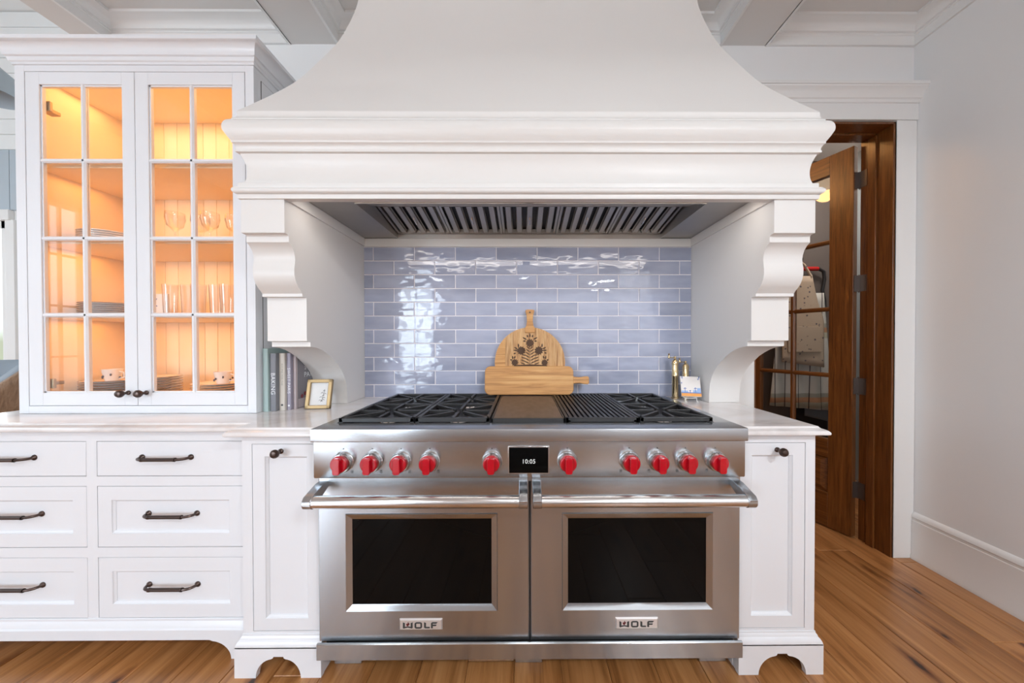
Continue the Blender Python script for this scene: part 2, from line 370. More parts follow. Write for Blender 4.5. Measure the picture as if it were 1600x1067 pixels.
# back wall with door opening 1.303..2.10 x 0..2.46
wb = MB()
wb.box(XL, 1.303, WY, 2.06, 0, 3.10).box(2.10, 3.05, WY, 2.06, 0, 3.10).box(1.303, 2.10, WY, 2.06, 2.47, 3.10)
wall_back = struct(wb.build('wall_back', 'wall_paint', smooth=0), 'off-white painted back wall')
wall_right = struct(MB().box(XR, 2.36, -4.6, WY, 0, 3.10).build('wall_right', 'wall_paint', smooth=0))
# ceiling panels and beams
ceil = MB().box(-2.36, XR, -4.6, WY, 3.012, 3.10)
ceiling = struct(ceil.build('ceiling', 'ceiling_paint', smooth=0))
def beam(x0, x1, nm):
    return struct(MB().box(x0, x1, -4.6, WY, 2.905, 3.012).build(nm, 'ceiling_paint', smooth=0))
beam(-1.302, -1.045, 'trim_1'); beam(1.12, 1.367, 'trim_2')
struct(MB().box(-2.46, -2.30, -4.6, 2.06, 2.905, 4.6).build('trim_3', 'ceiling_paint', smooth=0))
struct(MB().box(-2.30, XR, -1.05, -0.8, 2.905, 3.012).build('trim_4', 'ceiling_paint', smooth=0))
cprof = [(0, 2.900), (0.014, 2.900), (0.014, 2.950), (0.020, 2.954), (0.020, 2.960), (0.030, 2.963)]
for i in range(9):
    a_ = i / 8 * PI / 2; cprof.append((0.030 + 0.055 * (1 - math.cos(a_)), 2.963 + 0.035 * math.sin(a_)))
cprof += [(0.090, 2.998), (0.090, 3.012), (0, 3.012)]
k = 5
for (x0, x1) in [(-2.30, -1.302), (-1.045, 1.12), (1.367, XR)]:
    for (y0, y1) in [(-0.8, WY), (-4.6, -1.05)]:
        # path clockwise seen from above so that the right-hand side is inwards
        path = [(x0, y0), (x0, y1), (x1, y1), (x1, y0)]
        struct(MB().sweep(path, cprof, closed=True, side=1).build('trim_%d' % k, 'trim_white', smooth=30)); k += 1
# added fill downlights in the coffers (unseen, behind the view)
# door casing (white), header and cap
cs = MB()
cs.box(2.10, XR - 0.001, 1.895, WY, 0, 2.475).box(1.165, 1.303, 1.895, WY, 0, 2.475)
cs.box(2.10, 2.104, 1.895, 1.93, 0, 2.47)
struct(cs.build('trim_20', 'trim_white', bevel=0.002), 'white door casing')
hd = MB().box(1.155, XR - 0.001, 1.888, WY, 2.475, 2.565)
hp = [(0, 2.565), (0.006, 2.565), (0.010, 2.572), (0.010, 2.580), (0.018, 2.585), (0.024, 2.60), (0.034, 2.618), (0.048, 2.628), (0.048, 2.634), (0.054, 2.636), (0.054, 2.652), (0, 2.652)]
hd.sweep([(1.155, WY), (1.155, 1.888), (XR, 1.888)], hp, side=1)
hd.box(1.155, XR - 0.001, 1.888, WY, 2.565, 2.652)
struct(hd.build('trim_21', 'trim_white', smooth=30), 'white moulded door header')
# baseboard right
bbp = [(0, 0), (0.020, 0), (0.020, 0.018), (0.015, 0.03), (0.015, 0.218), (0.012, 0.222), (0.012, 0.232), (0.016, 0.238), (0.014, 0.250), (0.006, 0.262), (0, 0.266)]
struct(MB().sweep([(XR, -4.6), (XR, 1.893)], bbp, side=-1).build('baseboard_right', 'trim_white', smooth=30), 'tall white baseboard')
# panelled area: tiny reveal on the right wall is plain paint

# wood jamb
jb = MB()
for (x0, x1) in ((2.088, 2.10), (1.303, 1.315)):
    jb.box(x0, x1, 1.90, 2.085, 0, 2.47)
jb.box(1.303, 2.10, 1.90, 2.085, 2.458, 2.47)
jb.box(2.076, 2.088, 1.985, 2.03, 0, 2.446).box(1.315, 1.327, 1.985, 2.03, 0, 2.446).box(1.327, 2.076, 1.985, 2.03, 2.446, 2.458)
struct(jb.build('trim_22', 'mahogany_z', bevel=0.002), 'stained wood door jamb')

# pantry shell
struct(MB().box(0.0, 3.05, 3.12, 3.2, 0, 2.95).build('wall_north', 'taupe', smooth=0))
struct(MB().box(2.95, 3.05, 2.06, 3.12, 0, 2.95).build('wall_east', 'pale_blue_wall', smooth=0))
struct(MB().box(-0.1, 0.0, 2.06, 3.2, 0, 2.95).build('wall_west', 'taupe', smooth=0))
struct(MB().box(0.0, 3.05, 2.06, 3.2, 2.90, 2.98).build('ceiling', 'ceiling_paint', smooth=0))
struct(MB().box(0.0, 2.95, 3.105, 3.12, 0.0, 0.18).build('baseboard_north', 'trim_white', bevel=0.003))

# pantry door: mahogany french door standing open
dang = math.atan2(0.935, -0.354)
door = bpy.data.objects.new('door_1', None); C.objects.link(door); door.location = (2.087, 2.102, 0); door['_org'] = (0, 0, 0); struct(door, 'open mahogany glazed pantry door'); door.rotation_euler = (0, 0, dang)
TD = 0.042; DW = 0.70; ZG = [0.59, 1.010, 1.445, 1.886, 2.321]
# local x = along the door from the hinge, local y>0 = towards the kitchen's left (seen face), z up
def dbox(nm, x0, x1, z0, z1, y0=0, y1=TD, mt='mahogany_z', bv=0.002, par=None):
    return MB().box(x0, x1, y0, y1, z0, z1).build(nm, mt, par or door, bevel=bv)
dbox('stile', 0, 0.125, 0.008, 2.445); dbox('stile', 0.571, DW, 0.008, 2.445)
dbox('rail', 0.125, 0.571, 2.321, 2.445, mt='mahogany_x'); dbox('rail', 0.125, 0.571, 0.47, 0.59, mt='mahogany_x'); dbox('rail', 0.125, 0.571, 0.008, 0.235, mt='mahogany_x')
pn = MB().extr([(0.125, 0.235), (0.571, 0.235), (0.571, 0.47), (0.125, 0.47)], 1, 0.012, 0.026)
for sy_, yy in ((1, 0.026),):
    o_ = len(pn.v); a0, a1, b0, b1 = 0.150, 0.546, 0.260, 0.445
    pn.add([(0.135, yy, 0.245), (0.561, yy, 0.245), (0.561, yy, 0.46), (0.135, yy, 0.46), (a0 + .02, yy + 0.012, b0 + .01), (a1 - .02, yy + 0.012, b0 + .01), (a1 - .02, yy + 0.012, b1 - .01), (a0 + .02, yy + 0.012, b1 - .01)],
           [(4, 5, 6, 7), (0, 1, 5, 4), (1, 2, 6, 5), (2, 3, 7, 6), (3, 0, 4, 7)])
pn.build('raised_panel', 'mahogany_x', door, smooth=0)
mz = [(-0.012, 0), (-0.012, 0.002)]
def muntin_profile(mb, along, c, a, b):
    pr = [(-0.014, 0.012), (-0.006, 0.004), (-0.006, 0.0), (0.006, 0.0), (0.006, 0.004), (0.014, 0.012), (0.014, 0.030), (0.006, 0.038), (0.006, TD), (-0.006, TD), (-0.006, 0.038), (-0.014, 0.030)]
    if along == 'z': mb.extr([(c + u, v) for u, v in pr], 2, a, b)
    else: mb.extr([(v, c + u) for u, v in pr], 0, a, b)
    return mb
muntin_profile(MB(), 'z', 0.346, 0.59, 2.321).build('muntin', 'mahogany_z', door)
for zz in ZG[1:4]: muntin_profile(MB(), 'x', zz, 0.125, 0.571).build('muntin', 'mahogany_x', door)
for i in range(4):
    for (x0, x1) in ((0.125, 0.340), (0.352, 0.571)):
        MB().box(x0, x1, 0.019, 0.023, ZG[i] + (0.006 if i else 0), ZG[i + 1] - (0.006 if i < 3 else 0)).build('pane', 'door_glass', door, smooth=0)
MB().box(DW - 0.001, DW + 0.0015, 0.010, 0.032, 0.86, 1.02).build('latch_plate', 'bronze', door)
hb = MB()
def rose(mb, cx_, cz, y): return mb.lathe([(0.026, y), (0.026, y + 0.006), (0.012, y + 0.010), (0.010, y + 0.030), (0.022, y + 0.036), (0.027, y + 0.048), (0.022, y + 0.060), (0.006, y + 0.064)], (cx_, 0, cz), 1, 20)
rose(hb, DW - 0.06, 0.94, TD).build('door_knob', 'bronze', door)
# hinges sit on the frame side, world-placed parts of the jamb
for zc_ in (2.231, 1.592, 0.954, 0.305):
    h = MB()
    px, py = 2.090, 2.092
    h.lathe([(0.0065, -0.05), (0.0065, 0.05)], (px, py, zc_), 2, 12).lathe([(0.002, -0.056), (0.0055, -0.050)], (px, py, zc_), 2, 12).lathe([(0.0055, 0.050), (0.002, 0.056)], (px, py, zc_), 2, 12)
    h.box(2.0855, 2.088, 2.045, py, zc_ - 0.05, zc_ + 0.05)
    h.add([(px - 0.034, py - 0.004, zc_ - .05), (px, py - .004, zc_ - .05), (px, py - .001, zc_ - .05), (px - 0.034, py - .001, zc_ - .05), (px - 0.034, py - 0.004, zc_ + .05), (px, py - .004, zc_ + .05), (px, py - .001, zc_ + .05), (px - 0.034, py - .001, zc_ + .05)],
          [(0, 3, 2, 1), (4, 5, 6, 7), (0, 1, 5, 4), (1, 2, 6, 5), (2, 3, 7, 6), (3, 0, 4, 7)])
    for dz in (-0.032, 0, 0.032): h.lathe([(0.004, -0.002), (0.003, 0)], (px - 0.022, py - 0.003, zc_ + dz), 1, 8)
    hh = h.build('hinge', 'hinge_metal', None, smooth=35); hh.parent = door; hh['_org'] = (0, 0, 0)
    hh.matrix_parent_inverse = (Matrix.Translation(door.location) @ Matrix.Rotation(dang, 4, 'Z')).inverted()

# rear wall with windows (behind the camera; seen only in reflections)
rw = MB(); xs = [-6.6] + [v for w in WIN_REAR for v in w] + [2.36]
for i in range(0, len(xs), 2): rw.box(xs[i], xs[i + 1], -4.7, -4.6, 0, 4.6)
for x0, x1 in WIN_REAR: rw.box(x0, x1, -4.7, -4.6, 0, 0.38).box(x0, x1, -4.7, -4.6, 2.62, 4.6)
struct(rw.build('wall_rear', 'wall_paint', smooth=0))
def window(x0, x1, z0, z1, nm, rot=None, nx=2, nz=4):
    w = MB(); w.box(x0, x0 + .05, -4.64, -4.58, z0, z1).box(x1 - .05, x1, -4.64, -4.58, z0, z1).box(x0, x1, -4.64, -4.58, z0, z0 + .05).box(x0, x1, -4.64, -4.58, z1 - .05, z1)
    for i in range(1, nx): c = x0 + (x1 - x0) * i / nx; w.box(c - .014, c + .014, -4.63, -4.59, z0, z1)
    for i in range(1, nz): c = z0 + (z1 - z0) * i / nz; w.box(x0, x1, -4.63, -4.59, c - .014, c + .014)
    return w
for i, (x0, x1) in enumerate(WIN_REAR): struct(window(x0, x1, 0.38, 2.62, '').build('window_%d' % (i + 2), 'trim_white', smooth=0))
# island added unseen behind the camera to cut the floor's brown in reflections
isl = thing('added_island', (0.2, -1.6, 0), 'white island with a pale worktop, added unseen behind the camera for reflections', 'island')
MB().box(-1.3, 1.7, -2.1, -1.15, 0.10, 0.89).build('body', 'cabinet_white', isl, bevel=.003)
MB().box(-1.26, 1.66, -2.04, -1.2, 0.0, 0.10).build('toe_kick', 'cabinet_white', isl)
MB().box(-1.36, 1.76, -2.16, -1.09, 0.89, 0.925).build('worktop', 'marble', isl, bevel=.004)
# left room shell
lw = MB(); ys = [-4.7, -2.08, -1.60, -1.2, 0.4, 0.9, 2.5, 3.5]
for i in range(0, 8, 2): lw.box(-6.7, -6.6, ys[i], ys[i + 1], 0, 4.6)
for i in (1, 3, 5): lw.box(-6.7, -6.6, ys[i], ys[i + 1], 0, 0.3).box(-6.7, -6.6, ys[i], ys[i + 1], 3.2, 4.6)
struct(lw.build('wall_left', 'blue_grey', smooth=0))
for i, (y0, y1) in enumerate([(-2.08, -1.60), (-1.2, 0.4), (0.9, 2.5)]):
    w = window(y0, y1, 0.3, 3.2, '', nx=2, nz=4)
    w.xf(Matrix(((0, 1, 0, -2.0), (1, 0, 0, 0), (0, 0, 1, 0), (0, 0, 0, 1))))
    struct(w.build('window_%d' % (i + 6), 'trim_white', smooth=0))
struct(MB().box(-6.7, -2.46, -4.7, 3.6, 4.6, 4.7).build('ceiling_left_room', 'bright_white', smooth=0))
struct(MB().box(-2.46, -2.30, 2.06, 3.6, 0, 4.6).build('wall_partition', 'bright_white', smooth=0))
# far wall of the left room: shiplap, blue-grey panel, window
fw = MB().box(-6.7, -2.46, 3.5, 3.6, 2.50, 4.6).box(-6.7, -6.3, 3.5, 3.6, 0, 2.50).box(-5.28, -2.46, 3.5, 3.6, 0, 2.50)
fwo = struct(fw.build('wall_far', 'bright_white', smooth=0))
for k in range(9):
    z0 = 3.20 + k * 0.155; MB().box(-6.7, -2.46, 3.485, 3.5, z0, z0 + 0.150).build('shiplap_board', 'bright_white', fwo, bevel=0.002)
MB().box(-6.6, -2.46, 3.49, 3.5, 2.585, 3.195).build('painted_panel', 'blue_grey', fwo)
for k in range(24):
    MB().box(-6.6 + k * 0.17, -6.6 + k * 0.17 + 0.163, 3.482, 3.49, 2.585, 3.195).build('plank', 'blue_grey', fwo, bevel=0.002)
wn = MB().box(-6.35, -5.22, 3.455, 3.5, 2.475, 2.58).box(-5.28, -5.19, 3.47, 3.5, 0, 2.48).box(-6.35, -6.26, 3.47, 3.5, 0, 2.48).box(-6.30, -5.28, 3.50, 3.55, 2.40, 2.48).box(-5.36, -5.28, 3.5, 3.55, 0, 2.5).box(-5.82, -5.78, 3.5, 3.55, 0, 2.5).box(-6.3, -5.28, 3.5, 3.55, 0.0, 0.9)
struct(wn.build('window_1', 'trim_white', bevel=0.003), 'white framed window in the far room')
area('window_daylight', (-5.8, 3.62, 1.7), (-PI / 2, 0, 0), 0.9, 1.5, 25, (0.93, 0.98, 1.0))

# ---- tile backsplash, tiles one by one
MB().box(-0.900, 0.952, 1.9085, WY, 0.90, 1.77).build('grout', 'grout', wall_back, smooth=0)
def tile_mesh(w, h):
    v = 0.0022; d = 0.006; mb = MB(); w2, h2 = w / 2, h / 2
    mb.add([(-w2, 0, -h2), (w2, 0, -h2), (w2, 0, h2), (-w2, 0, h2), (-w2 + v, -d, -h2 + v), (w2 - v, -d, -h2 + v), (w2 - v, -d, h2 - v), (-w2 + v, -d, h2 - v)],
           [(4, 5, 6, 7), (0, 1, 5, 4), (1, 2, 6, 5), (2, 3, 7, 6), (3, 0, 4, 7)])
    return mb
TP, TH = 0.2306, 0.0775; full = None
for row in range(11):
    z1 = 1.7655 - row * TH; z0 = max(z1 - TH + 0.003, 0.921)
    e = -0.847 if row % 2 == 0 else -0.7317
    x = e - TP
    while x < 0.95:
        xa = max(x + 0.003, -0.898); xb = min(x + TP, 0.950)
        if xb - xa > 0.012:
            if xb - xa > TP - 0.004 and z0 > 0.922 and full is not None:
                o = full.copy(); C.objects.link(o)
            else:
                o = tile_mesh(xb - xa, z1 - z0).build('tile', 'tile', wall_back, smooth=0)
                for v in o.data.vertices: pass
                if xb - xa > TP - 0.004 and z0 > 0.922: full = o
            o.location = ((xa + xb) / 2, 1.911 + random.uniform(-0.0006, 0.0006), (z0 + z1) / 2); o.rotation_euler = (random.uniform(-.004, .004), 0, random.uniform(-.004, .004)); o.parent = wall_back
        x += TP

# ================================================================== HOOD
hood = thing('range_hood', (XC, 1.6, 1.77), 'large white plaster mantel hood with a curved chimney on two carved brackets', 'range hood')
def half(p): return 1.083 + p
def loft(levels, name, mt, par, smooth=32, top=False):
    vs = []; fs = []
    for p, z in levels:
        h_ = half(p); y = 1.276 - p
        vs += [(XC - h_, WY, z), (XC - h_, y, z), (XC + h_, y, z), (XC + h_, WY, z)]
    for i in range(len(levels) - 1):
        for k in range(3): fs.append((i * 4 + k, i * 4 + k + 1, (i + 1) * 4 + k + 1, (i + 1) * 4 + k))
    return MB().add(vs, fs).build(name, mt, par, smooth=smooth)
# swoop interpolated with Catmull-Rom through the measured profile
raw = [(-0.305, 3.012), (-0.3035, 2.93), (-0.2987, 2.818), (-0.2879, 2.752), (-0.2670, 2.6646), (-0.2368, 2.565), (-0.1960, 2.464), (-0.1284, 2.3124), (-0.0637, 2.2028), (0.0078, 2.0944)]
def catmull(pts, n=6):
    out = []
    P_ = [pts[0]] + pts + [pts[-1]]
    for i in range(1, len(P_) - 2):
        for k in range(n):
            t_ = k / n; r_ = []
            for d in (0, 1):
                a, b, c, e = P_[i - 1][d], P_[i][d], P_[i + 1][d], P_[i + 2][d]
                r_.append(0.5 * (2 * b + (c - a) * t_ + (2 * a - 5 * b + 4 * c - e) * t_ ** 2 + (3 * b - a - 3 * c + e) * t_ ** 3))
            out.append(tuple(r_))
    out.append(pts[-1]); return out
loft(catmull(raw), 'chimney', 'hood_white', hood)
def arcp(c, r0, r1, a0, a1, n=8): return [(c[0] + r0 * math.cos(math.radians(a0 + (a1 - a0) * i / n)), c[1] + r1 * math.sin(math.radians(a0 + (a1 - a0) * i / n))) for i in range(n + 1)]
mould = [(0.0078, 2.0944), (0.0078, 2.088)] + arcp((0.0078 + 0.0, 2.088 - 0.02), 0.0, 0.0, 0, 1, 1)[:0] + [(0.0075, 2.080), (0.010, 2.0705), (0.0165, 2.064), (0.020, 2.060)]
mould += arcp((0.0140, 2.0200), 0.0245, 0.037, 80, -18, 10) + [(0.029, 1.992), (0.0215, 1.980), (0.0200, 1.978), (0.0200, 1.972), (0.0150, 1.969), (0.0105, 1.960), (0.0095, 1.952), (0.0118, 1.950), (0.0118, 1.942), (0.0020, 1.940)]
loft(mould, 'mantel_moulding', 'hood_white', hood, smooth=40)
frz = [(0.0020, 1.940)] + catmull([(0.0005, 1.936), (-0.0075, 1.915), (-0.0120, 1.890), (-0.0122, 1.865), (-0.0085, 1.842), (0.0000, 1.820)], 4)
loft(frz, 'frieze', 'hood_white', hood, smooth=40)
lip = [(0.0000, 1.820), (0.004, 1.816), (0.0155, 1.811)] + arcp((0.0135, 1.7985), 0.0075, 0.010, 80, -50, 6) + [(0.0125, 1.787), (0.0085, 1.785), (0.0085, 1.776), (0.007, 1.770)]
loft(lip, 'lower_moulding', 'hood_white', hood, smooth=40)
lr = MB()
ox0, ox1 = XC - 1.09, XC + 1.09
lr.box(ox0, ox1, 1.269, 1.300, 1.7695, 1.83)
lr.box(-0.898, -0.890, 1.300, 1.907, 1.7695, 1.815).box(0.942, 0.950, 1.300, 1.907, 1.7695, 1.815)
lr.box(-0.890, 0.942, 1.897, 1.908, 1.7665, 1.813)
lr.box(-1.06, -0.898, 1.30, WY, 1.7725, 1.80).box(0.950, 1.106, 1.30, WY, 1.7725, 1.80)
lr.build('soffit_board', 'hood_white', hood, bevel=0.0015)
# brackets
cor = [(1.915, 0.921), (1.721, 0.921)] + [(1.719, 0.965), (1.712, 1.018), (1.697, 1.052), (1.673, 1.088), (1.643, 1.117), (1.612, 1.140), (1.575, 1.166), (1.54, 1.184), (1.506, 1.198), (1.470, 1.208), (1.426, 1.214), (1.426, 1.234), (1.402, 1.238),
       (1.402, 1.418), (1.376, 1.418), (1.3755, 1.430), (1.366, 1.440), (1.352, 1.452), (1.341, 1.466), (1.333, 1.482), (1.329, 1.500), (1.3285, 1.520), (1.332, 1.540), (1.3345, 1.558), (1.332, 1.575), (1.325, 1.592), (1.313, 1.606), (1.299, 1.616), (1.299, 1.638), (1.294, 1.643), (1.276, 1.645), (1.276, 1.7725), (1.915, 1.7725)]
MB().extr(cor, 0, 0.950, 1.106).build('bracket', 'hood_white', hood, smooth=25)
MB().extr(cor, 0, -1.060, -0.898).build('bracket', 'hood_white', hood, smooth=25)
# steel liner: flange with opening, recess, baffle filters
ln = MB(); fx0, fx1, fy0, fy1 = -0.700, 0.766, 1.42, 1.892; zf = 1.815
vs = [(-0.89, 1.30, zf), (0.942, 1.30, zf), (0.942, 1.905, zf), (-0.89, 1.905, zf), (fx0, fy0, zf), (fx1, fy0, zf), (fx1, fy1, zf), (fx0, fy1, zf)]
ln.add(vs, [(0, 1, 5, 4), (1, 2, 6, 5), (2, 3, 7, 6), (3, 0, 4, 7)])
ln.box(fx0 - .006, fx0, fy0, fy1, zf - 0.004, 1.93).box(fx1, fx1 + .006, fy0, fy1, zf - 0.004, 1.93).box(fx0, fx1, fy0 - .006, fy0, zf - 0.004, 1.93).box(fx0, fx1, fy1, fy1 + .006, zf - .004, 1.93)
ln.box(fx0 - .006, fx1 + .006, fy0 - .006, fy1 + .006, 1.93, 1.935)
liner = ln.build('liner', 'steel_y', hood, smooth=0)
MB().extr([(1.42, 1.822), (1.585, 1.868), (1.600, 1.874), (1.600, 1.885), (1.42, 1.835)], 0, fx0, fx1).build('front_rail', 'steel_y', liner, smooth=0)
for lx in (-0.425, 0.475): MB().box(lx - .42, lx + .42, 1.315, 1.395, 1.812, 1.8155).build('fill_lens', 'porcelain', liner)  # lenses added for the hood fill lights, out of sight behind the lip
MB().box(-0.12, 0.10, 1.44, 1.458, 1.825, 1.829).build('control_strip', 'black', liner)
FA = Vector((0, 1.600, 1.880)); FB = Vector((0, 1.886, 1.836))
def fpt(x, t, up=0.0):
    p = FA.lerp(FB, t); return (x, p.y, p.z + up)
nf = 5; fwid = (fx1 - fx0 - 0.01) / nf
bafp = [(-0.012, 0.0), (0.012, 0.0), (0.014, 0.010), (0.017, 0.014), (-0.017, 0.014), (-0.014, 0.010)]
for i in range(nf):
    xa = fx0 + 0.005 + i * fwid; xb = xa + fwid - 0.003
    fr_ = MB()
    for (u0, u1, t0, t1) in ((xa, xa + 0.012, 0, 1), (xb - 0.012, xb, 0, 1), (xa, xb, 0, 0.04), (xa, xb, 0.96, 1)):
        v = [fpt(u0, t0, -.002), fpt(u1, t0, -.002), fpt(u1, t1, -.002), fpt(u0, t1, -.002), fpt(u0, t0, 0.02), fpt(u1, t0, 0.02), fpt(u1, t1, 0.02), fpt(u0, t1, 0.02)]
        fr_.add(v, [(0, 3, 2, 1), (4, 5, 6, 7), (0, 1, 5, 4), (1, 2, 6, 5), (2, 3, 7, 6), (3, 0, 4, 7)])
    v = [fpt(xa, 0, 0.024), fpt(xb, 0, 0.024), fpt(xb, 1, 0.024), fpt(xa, 1, 0.024)]; fr_.mat(1).add(v, [(0, 1, 2, 3)])
    flt = fr_.build('baffle_filter', ['steel_y', 'black'], hood, smooth=0)
    ns = 5
    for k in range(ns):
        cx = xa + 0.012 + (k + 0.5) * (xb - xa - 0.024) / ns
        v = [(cx + u, fpt(cx, 0.03)[1], fpt(cx, 0.03)[2] + w - .004) for u, w in bafp] + [(cx + u, fpt(cx, 0.93)[1], fpt(cx, 0.93)[2] + w - .004) for u, w in bafp]
        n_ = 6; fs = [tuple(range(n_)), tuple(range(n_, 12))] + [(q, (q + 1) % n_, n_ + (q + 1) % n_, n_ + q) for q in range(n_)]
        MB().add(v, fs).build('baffle', 'steel_y', flt, smooth=0)
    cx = (xa + xb) / 2 - 0.0
    p0 = fpt(cx, 0.35, -0.006); p1 = fpt(cx, 0.55, -0.006)
    MB().tube([p0, (p0[0], p0[1] + .006, p0[2] - 0.010), (p1[0], p1[1] - .006, p1[2] - 0.010), p1], 0.003, 8).build('pull_ring', 'chrome', flt)

# ================================================================== CABINET HELPERS
def front(name, x0, x1, z0, z1, yf, parent, rail=0.055, rec=0.010, t=0.02, slab=False, mt='cabinet_white', bead=0.008, rail_b=None):
    mb = MB(); rb = rail_b or rail
    if slab:
        return mb.box(x0, x1, yf, yf + t, z0, z1).build(name, mt, parent, bevel=0.0012)
    A = [(x0, z0), (x1, z0), (x1, z1), (x0, z1)]; B = [(x0 + rail, z0 + rb), (x1 - rail, z0 + rb), (x1 - rail, z1 - rail), (x0 + rail, z1 - rail)]
    Cc = [(x0 + rail + bead, z0 + rb + bead), (x1 - rail - bead, z0 + rb + bead), (x1 - rail - bead, z1 - rail - bead), (x0 + rail + bead, z1 - rail - bead)]
    rings = [(A, yf + t), (A, yf + 0.001), ([(x0 + .001, z0 + .001), (x1 - .001, z0 + .001), (x1 - .001, z1 - .001), (x0 + .001, z1 - .001)], yf), (B, yf), ([(u + (.002 if i in (0, 3) else -.002), v + (.002 if i < 2 else -.002)) for i, (u, v) in enumerate(B)], yf + .004), (Cc, yf + rec * .8), (Cc, yf + rec)]
    vs = []; fs = []
    for r_, y in rings: vs += [(u, y, v) for u, v in r_]
    for i in range(len(rings) - 1):
        for k in range(4): fs.append((i * 4 + k, i * 4 + (k + 1) % 4, (i + 1) * 4 + (k + 1) % 4, (i + 1) * 4 + k))
    q = (len(rings) - 1) * 4; fs.append((q, q + 1, q + 2, q + 3)); fs.append((0, 1, 2, 3))
    return mb.add(vs, fs).build(name, mt, parent, smooth=0)
def pull(parent, cx, z, yf, span=0.19):
    mb = MB(); r = 0.006; h2 = span / 2
    for sgn in (-1, 1):
        mb.lathe([(0.011, yf), (0.011, yf - 0.003), (0.008, yf - 0.006), (0.005, yf - 0.010)], (cx + sgn * h2, 0, z), 1, 14)
        pts = []
        for k in range(7):
            a_ = k / 6 * PI / 2; pts.append((cx + sgn * (h2 - 0.030 * (1 - math.cos(a_))) , yf - 0.008 - 0.024 * math.sin(a_), z))
        mb.tube(pts, 0.0052, 8)
        mb.lathe([(0.0078, cx + sgn * (h2 - 0.036)), (0.0078, cx + sgn * (h2 - 0.030))], (0, yf - 0.032, z), 0, 12)
    mb.lathe([(0.0070, cx - h2 + 0.030), (0.0070, cx + h2 - 0.030)], (0, yf - 0.032, z), 0, 12)
    return mb.build('handle', 'bronze', parent)
def knob(parent, x, z, yf, s=1.0, nm='knob'):
    return MB().lathe([(0.0075 * s, yf), (0.0075 * s, yf - 0.003 * s), (0.0045 * s, yf - 0.006 * s), (0.0045 * s, yf - 0.014 * s), (0.009 * s, yf - 0.018 * s), (0.0125 * s, yf - 0.024 * s), (0.0125 * s, yf - 0.029 * s), (0.009 * s, yf - 0.034 * s), (0.003 * s, yf - 0.036 * s)], (x, 0, z), 1, 20).build(nm, 'bronze', parent)
plp = [(0, 0.150), (0.004, 0.148), (0.004, 0.142), (0.010, 0.132), (0.014, 0.122), (0.020, 0.118), (0.020, 0.108), (0.017, 0.106)]

# ---- left drawer base
yf = 1.325; bx0, bx1 = -2.33, -1.043
cab = thing('drawer_cabinet', (-1.69, 1.6, 0), 'long white base cabinet with two stacks of drawers left of the stove', 'cabinet')
fr_ = MB()
stx = [(-2.33, -2.28), (-1.712, -1.672), (-1.102, -1.067)]
for a_, b_ in stx: fr_.box(a_, b_, yf, yf + 0.02, 0.13, 0.89)
for a_, b_ in [(-2.28, -1.712), (-1.672, -1.102)]:
    for z0, z1 in [(0.847, 0.89), (0.6705, 0.7085), (0.3895, 0.4285), (0.13, 0.1485)]: fr_.box(a_, b_, yf, yf + 0.02, z0, z1)
fr_.build('face_frame', 'cabinet_white', cab)
MB().box(-2.33, -2.31, yf + 0.02, WY, 0.08, 0.89).box(-1.087, -1.067, yf + 0.02, WY, 0.08, 0.89).box(-2.31, -1.087, 1.895, WY, 0.08, 0.89).box(-2.31, -1.087, yf + 0.02, 1.895, 0.08, 0.10).build('carcass', 'cabinet_white', cab)
for (a_, b_) in [(-2.278, -1.714), (-1.670, -1.104)]:
    for i, (z0, z1) in enumerate([(0.7105, 0.845), (0.4305, 0.6685), (0.1505, 0.3875)]):
        d = front('drawer', a_, b_, z0, z1, yf, cab, slab=(i == 0), rail=0.053)
        pull(d, (a_ + b_) / 2 + (-0.012 if i == 0 else 0), [0.784, 0.558, 0.276][i], yf + (0 if i == 0 else 0.010))
pm = MB().sweep([(-2.33, WY), (-2.33, yf), (-1.068, yf)], [(0, 0.150), (0.004, 0.148), (0.004, 0.140), (0.010, 0.130), (0.013, 0.118), (0.018, 0.114), (0.018, 0.104), (0, 0.104)], side=1)
def arc(cx, cz, rx, rz, a0, a1, n=10): return [(cx + rx * math.cos(math.radians(a0 + (a1 - a0) * i / n)), cz + rz * math.sin(math.radians(a0 + (a1 - a0) * i / n))) for i in range(n + 1)]
pl = [(-1.068, 0.112), (-1.068, 0.0), (-1.141, 0.0)] + arc(-1.221, 0.0, 0.080, 0.070, 4, 84, 9) + [(-1.225, 0.0745), (-2.15, 0.0745)] + arc(-2.16, 0.0, 0.080, 0.070, 96, 176, 9) + [(-2.24, 0.0), (-2.345, 0.0), (-2.345, 0.112)]
pm.extr(pl, 1, 1.309, 1.329)
pm.box(-1.15, -1.07, 1.33, 1.37, 0, 0.08).box(-2.33, -2.25, 1.33, 1.37, 0, 0.08).box(-2.33, -2.25, 1.83, 1.91, 0, 0.08).box(-1.15, -1.07, 1.83, 1.91, 0, 0.08)
pm.build('plinth', 'cabinet_white', cab, smooth=30)

